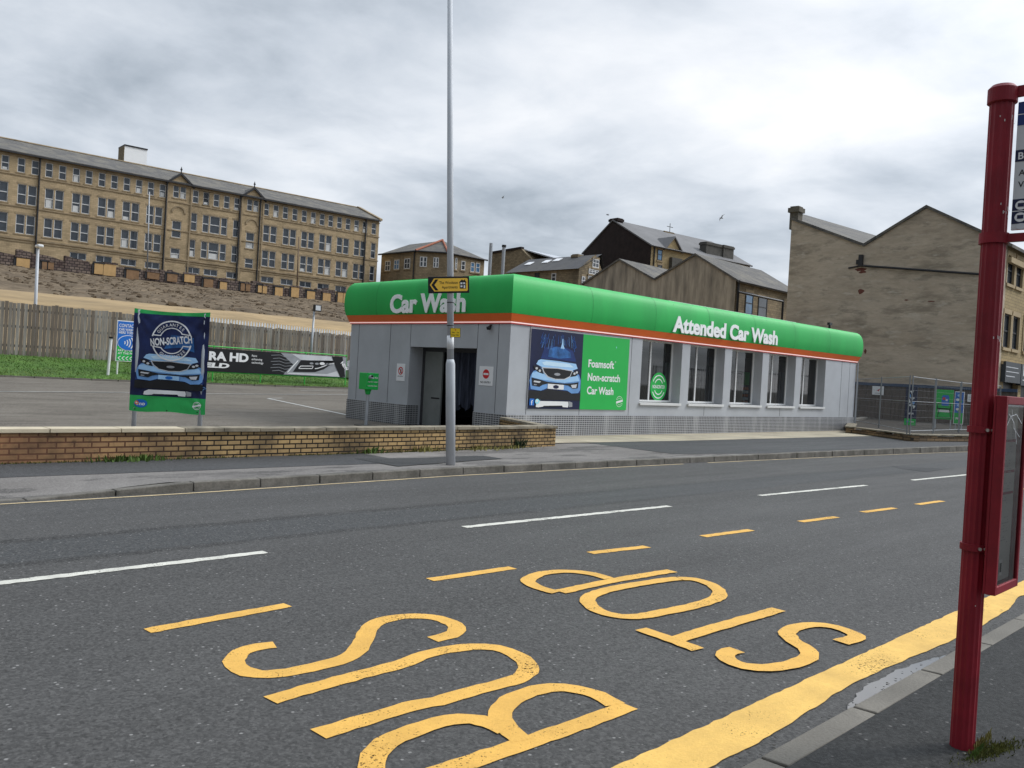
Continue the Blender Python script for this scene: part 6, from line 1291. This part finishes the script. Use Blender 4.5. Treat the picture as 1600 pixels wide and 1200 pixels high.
mb = MB(); a_, b_ = WORLD.at(1345, 415, 0, XE-.12), WORLD.at(1540, 429, 0, XE-.12); mb.tube([a_, b_], .075, 8); mb.box(XE-.22, XE-.005, a_.y-.12, a_.y+.16, a_.z-.05, a_.z+.75); mb.box(XE-.16, XE-.004, a_.y+.16, a_.y+.34, a_.z+.1, a_.z+.42); mb.tube([a_+Vector((.08, 0, .0)), a_+Vector((.08, .9, -.12))], .06, 6); mb.build('ledge_pipe', LEAD, he)
REDB = mat('exposed_red_brick', (.16, .06, .045), .9, .3, 6)
mb = MB()
for px, py, w_, h_ in ((1345, 421, 22, 4), (1348, 425, 14, 3), (1345, 456, 11, 6), (1416, 469, 7, 1.5), (1455, 471, 10, 1.2), (1352, 549, 4, 5)):
    c_ = WORLD.at(px, py, 0, XE-.004); pts = [(XE-.006, c_.y+w_*.022*cos(2*pi*k/11)*random.uniform(.7, 1.2), c_.z+h_*.03*sin(2*pi*k/11)*random.uniform(.6, 1.3)) for k in range(11)]; mb.face(pts)
mb.build('exposed_brick', REDB, he)
mb = MB(); sx0, sx1 = xw(1560, 585), xw(1587, 585); zt_, zb_ = zw(1575, 566), zw(1575, 598)
mb.box(XE+.46, sx1, yF-.3, yF-.03, zb_, zt_); s1 = mb.build('shop_fascia', mat('dark_shop_fascia', (.035, .04, .045), .5), he)
a = Art((XE+.46, yF-.3, 0), (1, 0, 0), (0, 0, 1), .01); w_ = sx1-XE-.46
for z_, f in ((.72, .8), (.5, .86), (.28, .6)): a.rect(.1, w_*f, zb_+(zt_-zb_)*z_, zb_+(zt_-zb_)*(z_+.035), GREYLT, 1)
a.build('fascia_lettering', s1)
mb = MB(); mb.box(sx1+.05, sx1+4.5, yF-.32, yF-.03, zb_-.1, zt_); s2 = mb.build('shop_fascia', MATS['dark_shop_fascia'], he); a = Art((sx1, yF-.32, 0), (1, 0, 0), (0, 0, 1), .01); a.text('RU', .45, zb_+(zt_-zb_)*.42, .75, WHITEP, 1, bold=.03); a.rect(.4, 3.6, zb_+.22, zb_+.3, GREYLT, 1); a.build('fascia_lettering', s2)

# ------------------------------------------------------------------ hoarding, site fence and banners to the right of the car wash
XH = 56.0; hA, hB = WORLD.at(1335, 597, 0, XH), WORLD.at(1560, 611, 0, XH)
ho = thing('board_hoarding', 'dark brown close-boarded hoarding with a blue top rail at the foot of the gabled hall', 'hoarding', (XH, 0, 0)); rr_ = random.Random(9)
mb = MB(); y = hB.y-1.0
while y < hA.y+7:
    mb.box(rr_.choice((0, .02)), .05, y+.005, y+.16, -.3, hA.z-.04+rr_.gauss(0, .012)); y += .165
mb.build('boards', TIMBD, ho)
mb = MB(); mb.box(-.05, -.002, hB.y-1, hA.y+7, hA.z-.16, hA.z+.02); mb.build('top_rail', mat('blue_rail_paint', (.05, .075, .13), .6), ho)
c1_ = fg(1333.7, 680); c2_ = fg(1423, 692.4); c3_ = fg(1515, 693.7)
zf = lambda p: foot_z(p[0])-.02
lw_ = thing('low_stone_wall', 'low rough stone wall carrying the mesh site fence, right of the car wash', 'wall', (0, 0, 0))
pts = [Vector((c1_[0]+4.0, c1_[1]+1.6, 0)), Vector((*c1_, 0)), Vector((*c2_, 0)), Vector((*c3_, 0)), Vector((c3_[0]+14, c3_[1]-2.6, 0))]
WHT_ = .22
mb = MB()
for p, q in zip(pts[:-1], pts[1:]):
    n = max(2, int((q-p).length/.5)); d = (q-p).normalized(); nn = Vector((-d.y, d.x, 0))*(-.3 if (Vector((-d.y, d.x, 0)).dot(p-CPOS) < 0) else .3)
    for i in range(n):
        a_, b_ = p.lerp(q, i/n), p.lerp(q, (i+1)/n); h_ = WHT_+rr_.uniform(-.03, .03); z = foot_z(a_.x)-.05
        mb.hexa([tuple(a_+Vector((0, 0, z-.3))), tuple(b_+Vector((0, 0, z-.3))), tuple(b_+nn+Vector((0, 0, z-.3))), tuple(a_+nn+Vector((0, 0, z-.3))), tuple(a_+Vector((0, 0, z+h_))), tuple(b_+Vector((0, 0, z+h_))), tuple(b_+nn+Vector((0, 0, z+h_))), tuple(a_+nn+Vector((0, 0, z+h_)))])
mb.build('stonework', WALLR, lw_)
mb = MB()
for p, q in zip(pts[:-1], pts[1:]):
    n = max(1, int((q-p).length/.8)); d = (q-p).normalized(); nn = Vector((-d.y, d.x, 0)); nn = nn if nn.dot(p-CPOS) > 0 else -nn
    for i in range(n):
        a_, b_ = p.lerp(q, i/n)-nn*.04, p.lerp(q, (i+.985)/n)-nn*.04; z = foot_z(a_.x)-.05+WHT_+.03; k = nn*.38
        mb.hexa([tuple(v+Vector((0, 0, z+dz))) for dz in (0, .05) for v in (a_, b_, b_+k, a_+k)])
mb.build('coping', COPED, lw_, bevel=.01)
# yard behind the wall, slightly higher
mb = MB(); mb.face([(pts[1].x+.2, pts[1].y+.1, .26), (pts[2].x+.25, pts[2].y+.2, .26), (pts[3].x+.1, pts[3].y+.25, .28), (56, pts[4].y, .3), (56.1, 30, .3), (38.6, 24, .24), (37.6, 15.9, .2)]); struct(mb.build('yard', asphalt('yard_asphalt', (.035, .031, .027), (.058, .052, .045), .02, spec=.05)))
mb = MB(); mb.hexa([(39.5, 17.5, .2), (53, 21.5, .25), (53, 21.9, .25), (39.5, 17.9, .2), (39.5, 17.5, .34), (53, 21.5, .4), (53, 21.9, .4), (39.5, 17.9, .34)]); struct(mb.build('yard_kerb', KERBD))
MESH = mat('site_fence_steel', (.24, .25, .26), .5, .1, 5, metal=.5)
def heras(p, q, label, foot=.33):
    p, q = Vector(p), Vector(q); d = q-p; L_ = d.length; rz = atan2(d.y, d.x); th = thing('site_fence_panel', label, 'fence panel', tuple(p), rz, 'mesh site fence panels on the low wall')
    mb = MB(); Ht = 2.0
    mb.tube([(0.03, 0, 0), (0.03, 0, Ht)], .021, 8); mb.tube([(L_-.03, 0, 0), (L_-.03, 0, Ht)], .021, 8); mb.tube([(.03, 0, .12), (L_-.03, 0, .12)], .016, 6); mb.tube([(.03, 0, Ht-.05), (L_-.03, 0, Ht-.05)], .016, 6); mb.tube([(.03, 0, Ht*.56), (L_-.03, 0, Ht*.56)], .010, 6); mb.build('frame', MESH, th)
    mb = MB(); n = int(L_/.13)
    for i in range(1, n): x = L_*i/n; mb.box(x-.0022, x+.0022, -.002, .002, .12, Ht-.05)
    for k in range(1, 8): z = .12+k*.23; mb.box(.03, L_-.03, -.004, -.002, z-.0022, z+.0022)
    mb.build('wire_mesh', MESH, th)
zt_ = foot_z(33)-.05+WHT_+.08
o_ = lambda p, dx=0, dy=0: (p.x+dx, p.y+dy, zt_)
cn = Vector((gnd(1421, 679, zt_).x, gnd(1421, 679, zt_).y, 0)); cl_ = Vector((38.1, 16.0, 0)); r1_ = gnd(1458, 677.5, zt_); r2_ = gnd(1497, 676, zt_)
m1 = cn.lerp(cl_, .5)
heras((cl_.x, cl_.y, zt_), (m1.x, m1.y, zt_), 'mesh fence panel whose end touches the car wash corner'); heras((m1.x, m1.y, zt_), (cn.x+.05, cn.y+.1, zt_), 'mesh fence panel ending in the leaning post at the wall corner')
heras((cn.x, cn.y, zt_), (r1_.x-.05, r1_.y, zt_), 'short mesh fence panel in front of the navy banner'); heras((r1_.x, r1_.y, zt_), (r2_.x, r2_.y, zt_), 'mesh fence panel in front of the bright green board'); heras((r2_.x+.06, r2_.y, zt_), (r2_.x+3.4, r2_.y-.5, zt_), 'mesh fence panel that runs behind the red bus stop pole')
# notices on the hoarding
def hboard(name, label, cat, px0, px1, py0, py1, m, draw=None, X_=XH-.08, group=None, legs=False):
    p, q = WORLD.at(px0, (py0+py1)/2, 0, X_), WORLD.at(px1, (py0+py1)/2, 0, X_); t, b = WORLD.at((px0+px1)/2, py0, 0, X_).z, WORLD.at((px0+px1)/2, py1, 0, X_).z
    w = p.y-q.y; h_ = t-b; th = thing(name, label, cat, (X_, p.y, b), 0, group); mb = MB(); mb.box(-.03, -.0, -w, 0, 0, h_, m); mb.build('panel', None, th, bevel=.006)
    a = Art((-.03, 0, 0), (0, -1, 0), (0, 0, 1), .008)
    if draw: draw(a, w, h_); a.build('printing', th)
    if legs: mb = MB(); mb.tube([(.05, -.08, -b+.2), (.05, -.08, h_)], .03, 6); mb.tube([(.05, -w+.08, -b+.2), (.05, -w+.08, h_)], .03, 6); mb.build('stand', GALV, th)
    return th
def n1(a, w, h): a.poly([(w*.35, h*.4), (w*.75, h*.78), (w*.55, h*.4), (w*.45, h*.55)], SIGNR, 1); a.rect(w*.25, w*.8, h*.16, h*.22, GREYPR, 1)
hboard('white_notice', 'white notice with a red mark on the dark hoarding, nearest the car wash', 'notice', 1363, 1381, 603.5, 617, WHITEP, n1)
def n2(a, w, h): a.rect(w*.2, w*.8, h*.3, h*.34, GREYPR, 1); a.rect(w*.2, w*.7, h*.6, h*.64, GREYPR, 1)
hboard('white_notice', 'small upright white notice on the hoarding beside the red pole', 'notice', 1512, 1519, 616, 628, WHITEP, n2)
def b1(a, w, h):
    a.rect(0, w, 0, h*.17, SIGNG, 1)
    for k, (u, v, r_) in enumerate(((.55, .86, .2), (.4, .76, .12), (.6, .70, .24), (.35, .62, .16), (.7, .58, .18), (.5, .52, .2), (.78, .48, .15))): a.poly([(w*u+w*r_*cos(2*pi*j/7+k)*(.5+.5*(j % 2)), h*v+h*.035*sin(2*pi*j/7+k)*(1+.6*(j % 2))) for j in range(7)], (WHITEP, CARB, GREYLT)[k % 3], 1)
    a.text('WASH', w*.5, h*.28, h*.05, WHITEP, 1, w=w*.55, bold=.03, align='c'); a.ell(w*.3, h*.09, w*.12, h*.03, SKYB, 2, 14); a.rect(w*.5, w*.85, h*.08, h*.1, WHITEP, 2)
hboard('roll_up_banner', 'tall navy banner with white splashes and a green foot, left of the green board', 'banner', 1414.5, 1432.5, 604, 664.5, NAVY, b1, X_=47.0, legs=True)
def b2(a, w, h):
    a.rect(w*.22, w*.85, h*.24, h*.32, WHITEP, 1); a.rect(0, w*.05, 0, h, mat('dark_green_print', (.01, .22, .03), .5), 1)
    a.poly([(w*.42, h*.46), (w*.78, h*.46), (w*.80, h*.55), (w*.80, h*.76), (w*.74, h*.82), (w*.46, h*.82), (w*.40, h*.76), (w*.40, h*.55)], SKYB, 2)
    a.ell(w*.52, h*.70, w*.09, h*.05, SIGNR, 3, 12); a.rect(w*.62, w*.72, h*.62, h*.68, WHITEP, 3)
    for p_ in ([(.20, .52), (.20, .36), (.90, .36), (.90, .52)], [(.20, .52), (.42, .54)], [(.80, .54), (.92, .52)], [(.30, .36), (.22, .05), (.95, .05), (.84, .36)]): a.line([(w*x, h*z) for x, z in p_], w*.035, BLACK, 4)
    a.rect(w*.16, w*.92, h*.34, h*.375, BLACK, 4)
hboard('green_board', 'bright green board printed with a black chair that has a blue back', 'board', 1460, 1489, 609, 655, SIGNG, b2, X_=46.0, legs=True)
def b3(a, w, h):
    a.rect(w*.06, w*.94, h*.35, h*.98, SKYB, 1); a.rect(w*.06, w*.94, h*.02, h*.35, SIGNG, 1)
    for k, (u, v) in enumerate(((.5, .88), (.35, .75), (.65, .7), (.5, .58), (.4, .46), (.6, .4))): a.ell(w*u, h*v, w*.2, h*.04, (CARB2, WHITEP, SIGNG)[k % 3], 2, 10)
    a.text('PAY', w*.5, h*.14, h*.07, WHITEP, 2, w=w*.5, bold=.03, align='c')
hboard('roll_up_banner', 'blue and green banner in a white frame, right of the green board', 'banner', 1491, 1506, 612, 663, WHITEP, b3, X_=46.0, legs=True)
# ------------------------------------------------------------------ gulls
def gull(px, py, d, bank, label):
    c_ = depth(px, py, d); th = MB(); th.keep = False
    th.tube([(0, -.22, 0), (0, -.1, .03), (0, .08, .03), (0, .2, .02), (0, .27, .01)], [.02, .07, .08, .05, .015], 8)
    for s_ in (-1, 1):
        th.hexa([(s_*.05, -.05, .04), (s_*.33, -.0, .15), (s_*.33, .12, .15), (s_*.05, .1, .04), (s_*.05, -.05, .06), (s_*.33, .0, .165), (s_*.33, .12, .165), (s_*.05, .1, .06)]); th.hexa([(s_*.331, .0, .15), (s_*.68, -.12, .1), (s_*.68, -.09, .1), (s_*.331, .12, .15), (s_*.331, .0, .165), (s_*.68, -.12, .108), (s_*.68, -.09, .108), (s_*.331, .12, .165)])
    o = th.build('gull', GULL); o.location = c_; o.rotation_euler = (.1, bank, R(60)); tag(o, label, 'gull', 'gulls in the sky')
gull(1127.5, 341, 110, .5, 'gull gliding above the dark-gabled house, nearest the tall hall'); gull(949.5, 336, 130, -.2, 'gull flying just left of the dark-gabled house\'s chimney'); gull(786, 309, 150, .2, 'gull flying high above the two steel flues')
bpy.data.scenes.remove(TMP)
